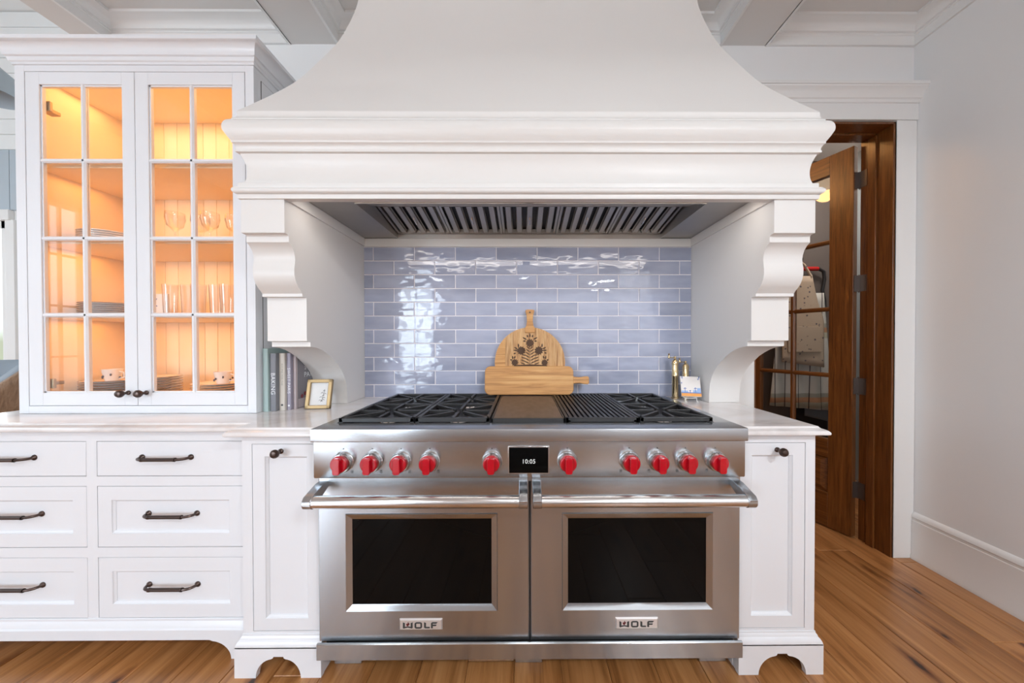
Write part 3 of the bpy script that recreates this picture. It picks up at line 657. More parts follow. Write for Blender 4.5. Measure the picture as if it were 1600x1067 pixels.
# ---- pull-outs flanking the stove
def pullout(x0, x1, outer, label):
    """x0<x1 box extents, outer = -1 left / +1 right"""
    y = 1.25; c = thing('pullout_cabinet', ((x0 + x1) / 2, 1.6, 0), label, 'cabinet', 'pull-out cabinets beside the stove')
    fo = 0.036; fi = 0.010
    da = x0 + (fo if outer < 0 else fi); db = x1 - (fi if outer < 0 else fo)
    MB().box(x0, da, y, y + .02, 0.12, 0.89).box(db, x1, y, y + .02, 0.12, 0.89).box(da, db, y, y + .02, 0.857, 0.89).box(da, db, y, y + .02, 0.12, 0.1585).build('face_frame', 'cabinet_white', c)
    MB().box(x0, x0 + .015, y + .02, WY, 0.0 if outer > 0 else 0.08, 0.89).box(x1 - .015, x1, y + .02, WY, 0.08, 0.89).box(x0 + .015, x1 - .015, y + .02, WY, 0.08, 0.10).box(x0 + .015, x1 - .015, 1.895, WY, 0.1, 0.89).build('carcass', 'cabinet_white', c)
    d = front('door', da + .002, db - .002, 0.1605, 0.855, y, c, rail=0.045, rec=0.012, bead=0.008)
    knob(d, (x0 + x1) / 2 - 0.004 * outer * -1, 0.830, y, 1.25)
    e = 0.020; X0, X1 = (x0 - e, x1 + 0.0) if outer < 0 else (x0 - 0.0, x1 + e)
    pm = MB(); path = [(x0, WY if outer < 0 else y), (x0, y), (x1, y), (x1, WY)]
    if outer < 0: path = [(x0, 1.30), (x0, y), (x1, y)]
    else: path = [(x0, y), (x1, y), (x1, WY)]
    pm.sweep(path, [(0, 0.150), (0.003, 0.149), (0.003, 0.144), (0.007, 0.138), (0.008, 0.133), (0.013, 0.128), (0.018, 0.117), (0.018, 0.108), (0, 0.108)], side=1)
    foot = 0.074; ca = X0 + foot + (0.004 if outer < 0 else 0.0); cb = X1 - foot + (0 if outer < 0 else 0.010); mid = (ca + cb) / 2; rx = (cb - ca) / 2 - 0.020
    poly = [(X0, 0.112), (X0, 0.0), (ca, 0.0)] + arc(ca + rx, 0.0, rx, 0.070, 176, 96, 9) + [(mid - 0.020, 0.073), (mid - 0.019, 0.0785), (mid + 0.019, 0.0785), (mid + 0.020, 0.073)] + arc(cb - rx, 0.0, rx, 0.070, 84, 4, 9) + [(cb, 0.0), (X1, 0.0), (X1, 0.112)]
    pm.extr(poly, 1, 1.232, 1.252)
    if outer > 0:
        pp = [(1.252, 0.112), (1.252, 0.0), (1.33, 0.0)] + arc(1.43, 0.0, 0.10, 0.072, 176, 96, 8) + [(1.75, 0.075)] + arc(1.74, 0.0, 0.10, 0.072, 84, 4, 8) + [(WY, 0.0), (WY, 0.112)]
        pm.extr(pp, 0, X1 - 0.018, X1)
    pm.box(x1 - 0.06, x1 - 0.002, 1.253, 1.30, 0, 0.09) if outer < 0 else pm.box(x0 + 0.002, x0 + 0.06, 1.253, 1.30, 0, 0.09)
    pm.build('plinth', 'cabinet_white', c, smooth=30)
    return c
pullout(-1.043, -0.746, -1, 'tall narrow white pull-out cabinet on the left side of the stove')
pullout(0.794, 1.089, 1, 'tall narrow white pull-out cabinet on the right side of the stove, beside the doorway')

# ---- worktops
ctp = [(-0.030, 0.920), (-0.026, 0.9195), (-0.024, 0.916), (-0.020, 0.9125), (-0.013, 0.911), (-0.006, 0.908), (-0.001, 0.902), (0.0, 0.898), (-0.001, 0.893), (-0.005, 0.8905), (-0.03, 0.8905)]
def worktop(path, ext, label):
    mb = MB().sweep(path, ctp, side=1)
    m_ = len(ctp); tops = [mb.v[i * m_] for i in range(len(path))]; bots = [mb.v[i * m_ + m_ - 1] for i in range(len(path))]
    n0 = len(mb.v); mb.v += [tuple(p) for p in tops] + [(x, y, 0.920) for x, y in ext] + [tuple(p) for p in bots] + [(x, y, 0.8905) for x, y in ext]
    q = len(tops) + len(ext); mb.f += [tuple(range(n0, n0 + q)), tuple(range(n0 + q, n0 + 2 * q))]; mb.mi += [0, 0]
    o = mb.build('countertop', 'marble', None, smooth=40, at=((path[0][0] + path[-1][0]) / 2, 1.6, 0.89)); return tag(o, label, 'worktop')
worktop([(-2.36, 1.914), (-2.36, 1.290), (-1.085, 1.290), (-1.085, 1.215), (-0.747, 1.215)], [(-0.747, 1.9145), (-2.33, 1.9145)], 'white marble worktop with moulded edge left of the stove')
worktop([(0.795, 1.215), (1.118, 1.215), (1.118, 1.9145)], [(0.795, 1.9145)], 'small white marble worktop with moulded edge right of the stove')

# ================================================================== RANGE
rg = thing('gas_range', (XC, 1.5, 0), 'wide stainless steel double-oven gas range with red knobs', 'stove')
RX0, RX1 = -0.741, 0.789
MB().box(RX0, RX1, 1.262, 1.86, 0.155, 0.896).box(RX0 + .01, RX1 - .01, 1.205, 1.262, 0.735, 0.76).build('body', 'steel', rg)
MB().box(RX0 + 0.02, RX1 - 0.02, 1.225, 1.2625, 0.10, 0.156).build('lower_cavity', 'black', rg)
# bullnose with deck
bp_ = [(1.262, 0.884), (1.178, 0.884), (1.1755, 0.886), (1.175, 0.888), (1.175, 0.925), (1.1758, 0.9285), (1.179, 0.9298), (1.262, 0.9300)]
MB().extr(bp_, 0, RX0 - 0.002, RX1 - 0.002).build('bullnose', 'steel', rg, smooth=40)
MB().extr([(1.262, 0.752), (1.193, 0.752), (1.190, 0.757), (1.190, 0.885), (1.262, 0.885)], 0, RX0, RX1 - 0.003).build('control_panel', 'steel', rg, smooth=40)
dk = MB()
dk.box(RX0 - .002, -0.700, 1.262, 1.875, 0.885, 0.930).box(0.718, RX1 - .002, 1.262, 1.875, 0.885, 0.930).box(-0.700, 0.718, 1.862, 1.895, 0.885, 0.938)
dk.mat(1).box(-0.700, 0.718, 1.262, 1.862, 0.885, 0.902)
dk.build('cooktop', ['steel', 'black'], rg, bevel=0.0015)
MB().box(RX0 + 0.10, RX1 - 0.10, 1.868, 1.892, 0.93, 0.944).build('rear_trim', 'steel', rg, bevel=0.002)
# knobs
kx = [XC - v for v in (0.660, 0.558, 0.457, 0.356, 0.136)] + [XC + v for v in (0.130, 0.350, 0.450, 0.550, 0.656)]
for i, x in enumerate(kx):
    z = 0.812; y = 1.190
    kb = MB()
    kb.lathe([(0.0285, y - 0.020), (0.0290, y - 0.026), (0.0290, y - 0.034), (0.0270, y - 0.037), (0.004, y - 0.0375)], (x, 0, z), 1, 28)
    gp = [(x - 0.0125, z + 0.024), (x + 0.0125, z + 0.024), (x + 0.0125, z - 0.022), (x + 0.009, z - 0.029), (x - 0.009, z - 0.029), (x - 0.0125, z - 0.022)]
    gp = [(x - 0.012, z + 0.022), (x - 0.008, z + 0.026), (x + 0.008, z + 0.026), (x + 0.012, z + 0.022), (x + 0.0125, z - 0.024), (x + 0.008, z - 0.0295), (x - 0.008, z - 0.0295), (x - 0.0125, z - 0.024)]
    kb.extr(gp, 1, y - 0.032, y - 0.052)
    kk = kb.build('knob', 'red_knob', rg, bevel=0.0022, seg=3, smooth=35)
    bz = MB().lathe([(0.0365, y + .002), (0.0365, y - 0.003), (0.0345, y - 0.005), (0.0335, y - 0.018), (0.0315, y - 0.021), (0.020, y - 0.021)], (x, 0, z), 1, 32)
    bz.mat(1).box(x - .0012, x + .0012, y - .0205, y - .0217, z + .0290, z + .0325)
    bz.build('bezel', ['chrome', 'ink_dark'], kk)
    mk = MB().lathe([(0.0022, y), (0.0020, y - 0.0006)], (x, 0, z + 0.045), 1, 8)
    if i not in (4, 5):
        mx_ = x + (0.030 if i < 4 else -0.030); zz = z - 0.036
        for (u0, u1, v0, v1) in ((-.004, -.003, -.005, .005), (.003, .004, -.005, .005), (-.004, .004, -.005, -.004), (-.004, .004, .004, .005), (-.0015, .0015, -.0015 + .002 * (i % 2), .0015 + .002 * (i % 2))): mk.box(mx_ + u0, mx_ + u1, y - .0005, y + .001, zz + v0, zz + v1)
    mk.build('marking', 'ink_dark', rg)['kind'] = 'stuff'
# display
dx0, dx1, dz0, dz1 = -0.0515, 0.0865, 0.7715, 0.861
ds = MB().box(dx0 - .004, dx1 + .004, 1.186, 1.1905, dz0 - .004, dz1 + .004).build('display', 'steel_bright', rg, bevel=0.001)
MB().box(dx0, dx1, 1.1845, 1.1895, dz0, dz1).build('screen', 'black_glass', ds)
text('clock_digits', '10:05', (0.0175, 1.1843, 0.8115), (PI / 2, 0, 0), 0.0215, 'digit', ds, sx_=0.95)
# oven doors
def bracket_end(mb, xa, xb, sgn):
    """end bracket from bar to door face"""
    zt = 0.7215
    prof = [(1.2150, 0.738), (1.185, 0.736), (1.140, 0.724), (1.118, 0.718), (1.108, 0.706), (1.108, 0.692), (1.118, 0.679), (1.134, 0.676), (1.150, 0.684), (1.2150, 0.714)]
    return mb.extr(prof, 0, xa, xb)
def oven_door(x0, x1, wx0, wx1, side):
    yd = 1.2147; z0, z1 = 0.148, 0.738
    mb = MB(); fz0, fz1 = 0.2816, 0.5927
    # slab with a window opening
    A = [(x0, z0), (x1, z0), (x1, z1), (x0, z1)]; B = [(wx0 - .022, fz0 - .022), (wx1 + .022, fz0 - .022), (wx1 + .022, fz1 + .022), (wx0 - .022, fz1 + .022)]
    rings = [(A, yd + 0.045), (A, yd + 0.004), ([(x0 + .004, z0 + .004), (x1 - .004, z0 + .004), (x1 - .004, z1 - .004), (x0 + .004, z1 - .004)], yd), (B, yd), (B, yd + .02)]
    vs = []; fs = []
    for r_, y in rings: vs += [(u, y, v) for u, v in r_]
    for i in range(len(rings) - 1):
        for k in range(4): fs.append((i * 4 + k, i * 4 + (k + 1) % 4, (i + 1) * 4 + (k + 1) % 4, (i + 1) * 4 + k))
    fs.append((16, 17, 18, 19)); fs.append((0, 1, 2, 3)); mb.add(vs, fs)
    d = mb.build('oven_door', 'steel', rg, smooth=0)
    Wn = [(wx0, fz0), (wx1, fz0), (wx1, fz1), (wx0, fz1)]
    B2 = [(wx0 - .020, fz0 - .020), (wx1 + .020, fz0 - .020), (wx1 + .020, fz1 + .020), (wx0 - .020, fz1 + .020)]
    rings = [(B, yd + .001), (B2, yd - .004), (Wn, yd + 0.0045), (Wn, yd + .012)]; vs = []; fs = []
    for r_, y in rings: vs += [(u, y, v) for u, v in r_]
    for i in range(3):
        for k in range(4): fs.append((i * 4 + k, i * 4 + (k + 1) % 4, (i + 1) * 4 + (k + 1) % 4, (i + 1) * 4 + k))
    MB().add(vs, fs).build('window_bezel', 'steel', d, smooth=0)
    MB().box(wx0 - .002, wx1 + .002, yd + .005, yd + .011, fz0 - .002, fz1 + .002).build('window_glass', 'black_glass', d, smooth=0)
    h = MB(); zb = 0.697; yb = 1.130; hx0, hx1 = (x0 + 0.012, x1 - 0.008) if side < 0 else (x0 + 0.008, x1 - 0.012)
    h.lathe([(0.0205, hx0 + 0.028), (0.0205, hx1 - 0.028)], (0, yb, zb), 0, 24)
    h.build('handle', 'steel_bright', d)
    for (a_, b_) in ((hx0 - 0.002, hx0 + 0.028), (hx1 - 0.028, hx1 + 0.002)):
        he = MB(); bracket_end(he, a_, b_, 1); he.lathe([(0.0225, a_), (0.0225, b_)], (0, yb, zb), 0, 24)
        he.build('handle_bracket', 'steel', d, bevel=0.002)
    # badge
    bx = (wx0 + wx1) / 2 - 0.003; bz = 0.2125; bw, bh = 0.0775, 0.0205
    b = MB()
    b.add([(bx - bw, yd, bz - bh), (bx + bw, yd, bz - bh), (bx + bw, yd, bz + bh), (bx - bw, yd, bz + bh), (bx - bw + .004, yd - .005, bz - bh + .004), (bx + bw - .004, yd - .005, bz - bh + .004), (bx + bw - .004, yd - .005, bz + bh - .004), (bx - bw + .004, yd - .005, bz + bh - .004)],
          [(4, 5, 6, 7), (0, 1, 5, 4), (1, 2, 6, 5), (2, 3, 7, 6), (3, 0, 4, 7)])
    s = 0.0108  # half height of letters; units from the badge photo
    def P(poly, mi=1):
        b.mat(mi); b.extr([(bx + u * 0.001, bz + v * 0.001 - 0.0005) for u, v in poly], 1, yd - .0048, yd - .0062)
    P([(-64, 10.5), (-57, 7.5), (-57, -6.5), (-60.5, -11.5), (-64, -10)]); P([(-29, 10.5), (-36, 7.5), (-36, -6.5), (-32.5, -11.5), (-29, -10)])
    P([(-60.5, -11.5), (-57.5, -6.0), (-52, -5.2), (-46.5, -4.2), (-41, -5.2), (-35.5, -6.0), (-32.5, -11.5), (-38, -9.6), (-46.5, -8.0), (-55, -9.6)])
    # O
    for poly in ([(-22, -7), (-22, 6), (-19, 9.5), (-15, 10.5), (-15, 6), (-16, 5), (-16, -6), (-15, -7), (-15, -12), (-19, -11)], [(5, -7), (5, 6), (2, 9.5), (-2, 10.5), (-2, 6), (-1, 5), (-1, -6), (-2, -7), (-2, -12), (2, -11)], [(-15, 6), (-15, 10.5), (-2, 10.5), (-2, 6)], [(-15, -7), (-15, -12), (-2, -12), (-2, -7)]): P(poly)
    P([(12, 10.5), (19, 7.5), (19, -6.5), (32, -6.5), (33, -11), (16, -11), (12, -8)])
    P([(37, -11), (37, 6.5), (41, 10.5), (61, 10.5), (56, 5.5), (43.5, 5.5), (43.5, 1.5), (57, 1.5), (55, -3), (43.5, -3), (43.5, -11)])
    P([(-47, -3.5), (-51, 0), (-52, 4), (-49.5, 8), (-49.5, 4), (-47.5, 5), (-45.8, 12), (-43.5, 9), (-43.8, 5), (-41, 1), (-40.5, 5), (-41.8, 8), (-43.6, 2), (-43.5, -1)], 2)
    b.build('badge', ['badge_metal', 'ink_dark', 'ink_red'], d, smooth=0)
oven_door(RX0 - 0.002, 0.0195, -0.6217, -0.1173, -1)
oven_door(0.0245, RX1 - 0.002, 0.1604, 0.6647, 1)
MB().box(0.0195, 0.0245, 1.222, 1.262, 0.148, 0.75).build('centre_gap', 'black', rg)
kk = MB().extr([(1.225, 0.098), (1.196, 0.098), (1.196, 0.153), (1.199, 0.156), (1.203, 0.156), (1.203, 0.106), (1.225, 0.106)], 0, RX0 + 0.001, RX1 - 0.004).build('kick_plate', 'steel', rg, smooth=0)
for x in (-0.675, 0.018, 0.727):
    MB().box(x - 0.052, x + 0.052, 1.285, 1.36, 0.0, 0.16).build('leg', 'steel', rg, bevel=0.002)
for x in (-0.66, 0.71):
    MB().box(x - 0.04, x + 0.04, 1.76, 1.84, 0.0, 0.16).build('leg', 'steel', rg, bevel=0.002)
# grates, griddle, charbroiler
GZ0, GZ1 = 0.929, 0.9475; GY0, GY1 = 1.266, 1.862
def grate(x0, x1):
    g_ = MB(); w = 0.014
    g_.box(x0, x1, GY0, GY0 + w, GZ0 + .003, GZ1).box(x0, x1, GY1 - w, GY1, GZ0 + .003, GZ1).box(x0, x0 + w, GY0, GY1, GZ0 + .003, GZ1).box(x1 - w, x1, GY0, GY1, GZ0 + .003, GZ1)
    ym = (GY0 + GY1) / 2; xm = (x0 + x1) / 2
    g_.box(x0, x1, ym - w / 2, ym + w / 2, GZ0 + .004, GZ1 - .001)
    for cx, cy in ((x0, GY0), (x1 - .016, GY0), (x0, GY1 - .016), (x1 - .016, GY1 - .016), (x0, ym - .008), (x1 - .016, ym - .008)): g_.box(cx, cx + .016, cy, cy + .016, 0.902, GZ0 + .01)
    hx = (x1 - x0) / 2; hy = (GY1 - GY0) / 4
    for cy in (GY0 + hy, GY1 - hy):
        for k in range(8):
            an = k * PI / 4; dx_, dy_ = math.cos(an), math.sin(an)
            reach = min(hx / abs(dx_) if abs(dx_) > 1e-3 else 9, hy / abs(dy_) if abs(dy_) > 1e-3 else 9) - 0.004
            r0 = 0.028; hw = 0.0062; px, py = -dy_ * hw, dx_ * hw
            q = [(xm + dx_ * r0 + px, cy + dy_ * r0 + py), (xm + dx_ * reach + px, cy + dy_ * reach + py), (xm + dx_ * reach - px, cy + dy_ * reach - py), (xm + dx_ * r0 - px, cy + dy_ * r0 - py)]
            v = [(u, w_, GZ0 + .004) for u, w_ in q] + [(u, w_, GZ1) for u, w_ in q]
            g_.add(v, [(0, 3, 2, 1), (4, 5, 6, 7), (0, 1, 5, 4), (1, 2, 6, 5), (2, 3, 7, 6), (3, 0, 4, 7)])
    g_.build('grate', 'cast_iron', rg, bevel=0.0015, smooth=0)
    for cy in (GY0 + hy, GY1 - hy):
        b_ = MB().lathe([(0.050, 0.902), (0.052, 0.906), (0.048, 0.912), (0.040, 0.914)], (xm, cy, 0), 2, 24).mat(1).lathe([(0.036, 0.914), (0.037, 0.918), (0.034, 0.9225), (0.010, 0.9235)], (xm, cy, 0), 2, 24)
        bo = b_.build('burner', ['chrome', 'cast_iron'], rg)
gx = [(-0.6945, -0.4130), (-0.4085, -0.1280), (0.4395, 0.7140)]
for a_, b_ in gx: grate(a_, b_)
gd = MB().box(-0.1215, 0.1555, GY0, GY0 + .012, 0.912, 0.9455).box(-0.1215, -0.1155, GY0, GY1, 0.912, 0.9455).box(0.1495, 0.1555, GY0, GY1, 0.912, 0.9455)
gd.build('griddle_frame', 'cast_iron', rg, bevel=0.001)
MB().box(-0.1155, 0.1495, GY0 + .012, GY1, 0.912, 0.944).build('griddle', 'griddle', rg, bevel=0.002)
cb = MB(); cx0, cx1 = 0.1585, 0.4350
cb.box(cx0, cx1, GY0, GY0 + .012, 0.931, GZ1).box(cx0, cx1, GY1 - .012, GY1, 0.931, GZ1).box(cx0, cx0 + .012, GY0, GY1, 0.925, GZ1).box(cx1 - .012, cx1, GY0, GY1, 0.925, GZ1)
for u in (cx0, cx1 - .02): cb.box(u, u + .02, GY0, GY0 + .02, 0.902, 0.94).box(u, u + .02, GY1 - .02, GY1, 0.902, 0.94)
cbo = cb.build('charbroiler', 'cast_iron', rg, bevel=0.0012)
nb = 13
for k in range(nb):
    x = cx0 + 0.012 + (k + 0.5) * (cx1 - cx0 - 0.024) / nb
    MB().extr([(x - .0055, GZ1 - .001), (x + .0055, GZ1 - .001), (x + .004, GZ1 - .016), (x - .004, GZ1 - .016)], 1, GY0 + .01, GY1 - .01).build('grill_bar', 'cast_iron', cbo, smooth=0)

# ================================================================== UPPER (HUTCH) CABINET
hy = 1.49; hx0, hx1 = -2.215, -1.178; hz0, hz1 = 0.921, 2.462
hut = thing('display_cabinet', ((hx0 + hx1) / 2, 1.70, 0.921), 'tall white glass-fronted display cabinet lit warm inside, standing on the left worktop', 'cabinet')
ox = [(-2.171, -1.6965), (-1.6965, -1.217)]
oz0, oz1 = 0.956, 2.412
MB().box(hx0, ox[0][0] - .002, hy, hy + .02, hz0, hz1).box(ox[1][1] + .002, hx1, hy, hy + .02, hz0, hz1).box(ox[0][0] - .002, ox[1][1] + .002, hy, hy + .02, hz0, oz0 - .002).box(ox[0][0] - .002, ox[1][1] + .002, hy, hy + .02, oz1 + .002, hz1).build('face_frame', 'cabinet_white', hut, bevel=0.001)
MB().box(hx0, hx0 + .018, hy + .02, WY, hz0, hz1).box(hx0 + .018, hx1 - .018, hy + .02, 1.895, hz0, 0.9605).box(hx0 + .018, hx1 - .018, hy + .02, 1.895, 2.440, hz1).build('carcass', 'cabinet_white', hut)
sd = MB().box(hx1 - .018, hx1, hy + .02, WY, hz0, hz1)
sd.build('side', 'cabinet_white', hut)
# side panel with an applied flush door outline (dark reveal), as on the right flank
MB().box(hx1, hx1 + 0.0012, 1.530, 1.900, 0.958, 2.405).build('side_reveal', 'ink_dark', hut, smooth=0)
MB().box(hx1, hx1 + 0.0025, 1.5325, 1.8975, 0.9605, 2.4025).build('side_panel', 'cabinet_white', hut, smooth=0)
for k in range(14):
    w_ = (hx1 - hx0 - .036) / 14; x = hx0 + .018 + k * w_
    MB().box(x + .0005, x + w_ - .0005, 1.880, 1.895, 0.962, 2.440).build('beadboard_plank', 'cabinet_cream', hut, bevel=0.0015, seg=1)
MB().box(hx0 + .018, hx1 - .018, 1.895, 1.9, .962, 2.44).build('back', 'cabinet_cream', hut)
for z in (1.354, 1.690, 2.030):
    sh = MB().box(hx0 + .018, hx1 - .018, 1.535, 1.880, z - .012, z + .008).build('shelf', 'cabinet_cream', hut, bevel=0.001)
    area('shelf_strip_light', ((hx0 + hx1) / 2, 1.68, z - 0.018), (0, 0, 0), 0.95, 0.20, 2.3, (1.0, 0.40, 0.07))
area('shelf_strip_light', ((hx0 + hx1) / 2, 1.68, 2.434), (0, 0, 0), 0.95, 0.20, 3.6, (1.0, 0.52, 0.17))
for q in ((hx0 + .018, hx0 + .020, hy + .024, 1.879, .963, 2.439), (hx1 - .020, hx1 - .018, hy + .024, 1.879, .963, 2.439), (hx0 + .02, hx1 - .02, hy + .024, 1.879, .9605, .9622), (hx0 + .02, hx1 - .02, hy + .024, 1.879, 2.4385, 2.4395)):
    MB().box(*q).build('lining_panel', 'cabinet_cream', hut, smooth=0)
# doors
px_all = [(-2.110, -1.937, -1.918, -1.752), (-1.638, -1.464, -1.446, -1.272)]
rowz = [(1.020, 1.346), (1.362, 1.682), (1.698, 2.022), (2.038, 2.350)]
for di, (x0, x1) in enumerate(ox):
    a, b1, b2, c = px_all[di]
    d = MB(); yb = hy + .022
    d.box(x0 + .0015, a, hy, yb, oz0, oz1).box(c, x1 - .0015, hy, yb, oz0, oz1).box(a, c, hy, yb, oz0, 1.012).box(a, c, hy, yb, 2.358, oz1)
    dr = d.build('door', 'cabinet_white', hut, bevel=0.0012)
    def ogee(mb, along, cc, lo, hi):
        pr = [(-0.0095, 0.012), (-0.0095, 0.008), (-0.004, 0.002), (0.004, 0.002), (0.0095, 0.008), (0.0095, 0.012), (0.0095, 0.020), (-0.0095, 0.020)]
        if along == 'z': mb.extr([(cc + u, hy + v) for u, v in pr], 2, lo, hi)
        else: mb.extr([(hy + v, cc + u) for u, v in pr], 0, lo, hi)
        return mb
    ogee(MB(), 'z', (b1 + b2) / 2, 1.012, 2.358).build('muntin', 'cabinet_white', dr, smooth=0)
    for z in (1.354, 1.690, 2.030): ogee(MB(), 'x', z, a, c).build('muntin', 'cabinet_white', dr, smooth=0)
    bd = MB()
    for (u0, u1, w0, w1) in ((a, a + .006, 1.012, 2.358), (c - .006, c, 1.012, 2.358)): bd.box(u0, u1, hy + .006, hy + .018, w0, w1)
    bd.box(a, c, hy + .006, hy + .018, 1.012, 1.018).box(a, c, hy + .006, hy + .018, 2.352, 2.358)
    bd.build('glazing_bead', 'cabinet_white', dr, smooth=0)
    for z0, z1 in rowz:
        for (u0, u1) in ((a, b1), (b2, c)):
            pg = MB().box(u0, u1, hy + .013, hy + .015, z0, z1).build('pane', 'pane_glass', dr, smooth=0)
    knob(dr, -1.7365 if di == 0 else -1.6575, 1.012, hy, 1.3)
    hgx = x0 + .02 if di == 0 else x1 - .02
    for z in (1.05, 2.28):
        sg = 1 if di == 0 else -1
        MB().box(hgx, hgx + sg * .055, hy + .022, hy + .034, z - .022, z + .022).box(hgx - sg * .02, hgx + sg * .022, hy + .034, hy + .085, z - .009, z + .009).build('hinge', 'brass_satin', dr, bevel=0.003)
# crown
crp = [(0, 2.440), (0.006, 2.440), (0.006, 2.449), (0.011, 2.453), (0.014, 2.462), (0.014, 2.467), (0.021, 2.470)]
crp += [(0.021 + 0.028 * (1 - math.cos(i / 8 * PI / 2)), 2.470 + 0.040 * math.sin(i / 8 * PI / 2)) for i in range(1, 9)]
crp += [(0.053, 2.512), (0.053, 2.527), (0, 2.527)]
cr = MB().sweep([(hx0, WY), (hx0, hy), (hx1, hy), (hx1, WY)], crp, side=1); cr.box(hx0, hx1, hy, WY, 2.462, 2.5265)
cr.build('crown_moulding', 'cabinet_white', hut, smooth=30)

# ---- contents of the display cabinet
def plate(x, y, z, r, label, group, mt='porcelain', rim='plate_rim'):
    o = MB().lathe([(r * .55, 0), (r * .6, .003), (r * .98, .0105), (r, .0125), (r * .97, .0135), (r * .6, .0055), (.002, .005)], (x, y, z), 2, 28)
    o.cur = 1; o.lathe([(r * 1.0, .0110), (r * 1.003, .0135)], (x, y, z), 2, 28, False)
    return tag(o.build('plate', [mt, rim], None, at=(x, y, z)), label, 'plate', group)
def stack(x, y, z, r, n_, where, group, mt='porcelain', rim='plate_rim', step=.0098):
    names = {0: 'lowest', n_ - 1: 'topmost'}
    first = plate(x, y, z, r, '', group, mt, rim)
    ords = ['second', 'third', 'fourth', 'fifth', 'sixth', 'seventh', 'eighth', 'ninth']
    first['label'] = 'lowest plate of the stack ' + where
    for k in range(1, n_):
        w = 'topmost plate of the stack ' + where if k == n_ - 1 else ords[k - 1] + ' plate from below in the stack ' + where
        dup(first, (0, 0, k * step), w)
stack(-2.065, 1.70, 0.9625, 0.105, 7, 'on the bottom shelf at left', 'plates on the bottom shelf left', step=.0118)
stack(-1.850, 1.70, 0.9625, 0.100, 8, 'on the bottom shelf in the middle', 'plates on the bottom shelf middle', step=.0125)
stack(-1.520, 1.70, 0.9625, 0.112, 6, 'on the bottom shelf at right', 'plates on the bottom shelf right', 'porcelain', 'cork_ware', step=.0115)
stack(-2.065, 1.72, 1.3625, 0.120, 6, 'on the second shelf', 'plates on the second shelf')
stack(-2.065, 1.72, 1.6985, 0.120, 7, 'on the third shelf', 'pale plates on the third shelf', 'porcelain', 'porcelain')
def tumbler(x, y, z, r, h, label, group):
    o = MB().lathe([(r * .8, 0), (r, h), (r * .94, h), (r * .76, .008), (.001, .008)], (x, y, z), 2, 20)
    return tag(o.build('tumbler', 'tumbler_glass', None, at=(x, y, z)), label, 'glass', group)
tl = ['leftmost', 'second', 'third', 'fourth', 'rightmost']
for k in range(5):
    tumbler(-1.748 + k * 0.070, 1.68 + 0.02 * (k % 2), 1.3625, 0.031, 0.155, '%s clear ribbed tumbler in the row on the second shelf' % tl[k], 'tumblers on the second shelf')
def goblet(x, y, z, label, group):
    o = MB().lathe([(.032, 0), (.030, .003), (.005, .006), (.0035, .07), (.008, .078), (.030, .10), (.038, .135), (.036, .165), (.034, .165), (.036, .135), (.028, .102), (.002, .082)], (x, y, z), 2, 20)
    return tag(o.build('goblet', 'tumbler_glass', None, at=(x, y, z)), label, 'glass', group)
for k in range(4):
    goblet(-1.70 + k * 0.085, 1.66 + .04 * (k % 2), 1.6985, '%s stemmed glass in the row on the third shelf' % ['leftmost', 'second', 'third', 'rightmost'][k], 'stemmed glasses on the third shelf')
# patterned cups
def cup(x, y, z, label):
    t_ = thing('cup', (x, y, z), label, 'cup')
    MB().lathe([(.022, 0), (.026, .004), (.036, .05), (.037, .062), (.034, .062), (.032, .05), (.02, .008), (.001, .008)], (x, y, z), 2, 22).build('bowl', 'porcelain', t_)
    mb = MB()
    for k in range(7):
        an = k * 0.9; mb.sphere((x + .0352 * math.cos(an), y + .0352 * math.sin(an), z + .02 + .008 * (k % 4)), .004, 6, 4, (1, 1, 1.6))
    mb.build('painted_sprig', 'plate_rim', t_)
    MB().tube([(x + .034, y, z + .05), (x + .055, y, z + .045), (x + .055, y, z + .02), (x + .030, y, z + .016)], .003, 8).build('handle', 'porcelain', t_)
cup(-2.035, 1.68, 0.9625 + 6 * .0118 + .0060, 'small patterned cup standing on the left stack of plates')
cup(-1.49, 1.68, 0.9625 + 5 * .0115 + .0060, 'small patterned cup standing on the right stack of plates')
# card sign
t_ = thing('card_sign', (-1.84, 1.70, 1.3625), 'small white card with a painted sprig on the second shelf, behind the right door', 'sign')
MB().box(-1.895, -1.780, 1.70, 1.706, 1.3625, 1.475).build('card', 'paper', t_)
mb = MB()
for (u, v, an) in ((-1.865, 1.445, .8), (-1.852, 1.430, 2.2), (-1.858, 1.415, 1.0), (-1.842, 1.445, 2.4), (-1.842, 1.418, .5)):
    o_ = len(mb.v); mb.sphere((0, 0, 0), .007, 8, 5, (1.6, .15, .45)); mb.xf(Matrix.Translation((u, 1.699, v)) @ Matrix.Rotation(an, 4, 'Y'), o_)
mb.build('sprig', 'blue_glaze', t_)
# top shelf ornaments
def shell(x, y, z, s, label):
    mb = MB(); mb.sphere((x, y, z + .020 * s), .034 * s, 14, 8, (1.5, .9, .58)); mb.sphere((x + .03 * s, y - .01, z + .035 * s), .026 * s, 12, 8, (1.5, 1, .55)); mb.sphere((x + .045 * s, y, z + .055 * s), .018 * s, 10, 6, (1.4, 1, .6))
    return tag(mb.build('ornament', 'cork_ware', None, at=(x, y, z)), label, 'ornament')
shell(-2.06, 1.70, 2.0385, .7, 'small amber ornament on the top shelf, behind the left door')
shell(-1.52, 1.70, 2.0385, 1.1, 'large amber ornament on the top shelf, behind the right door')

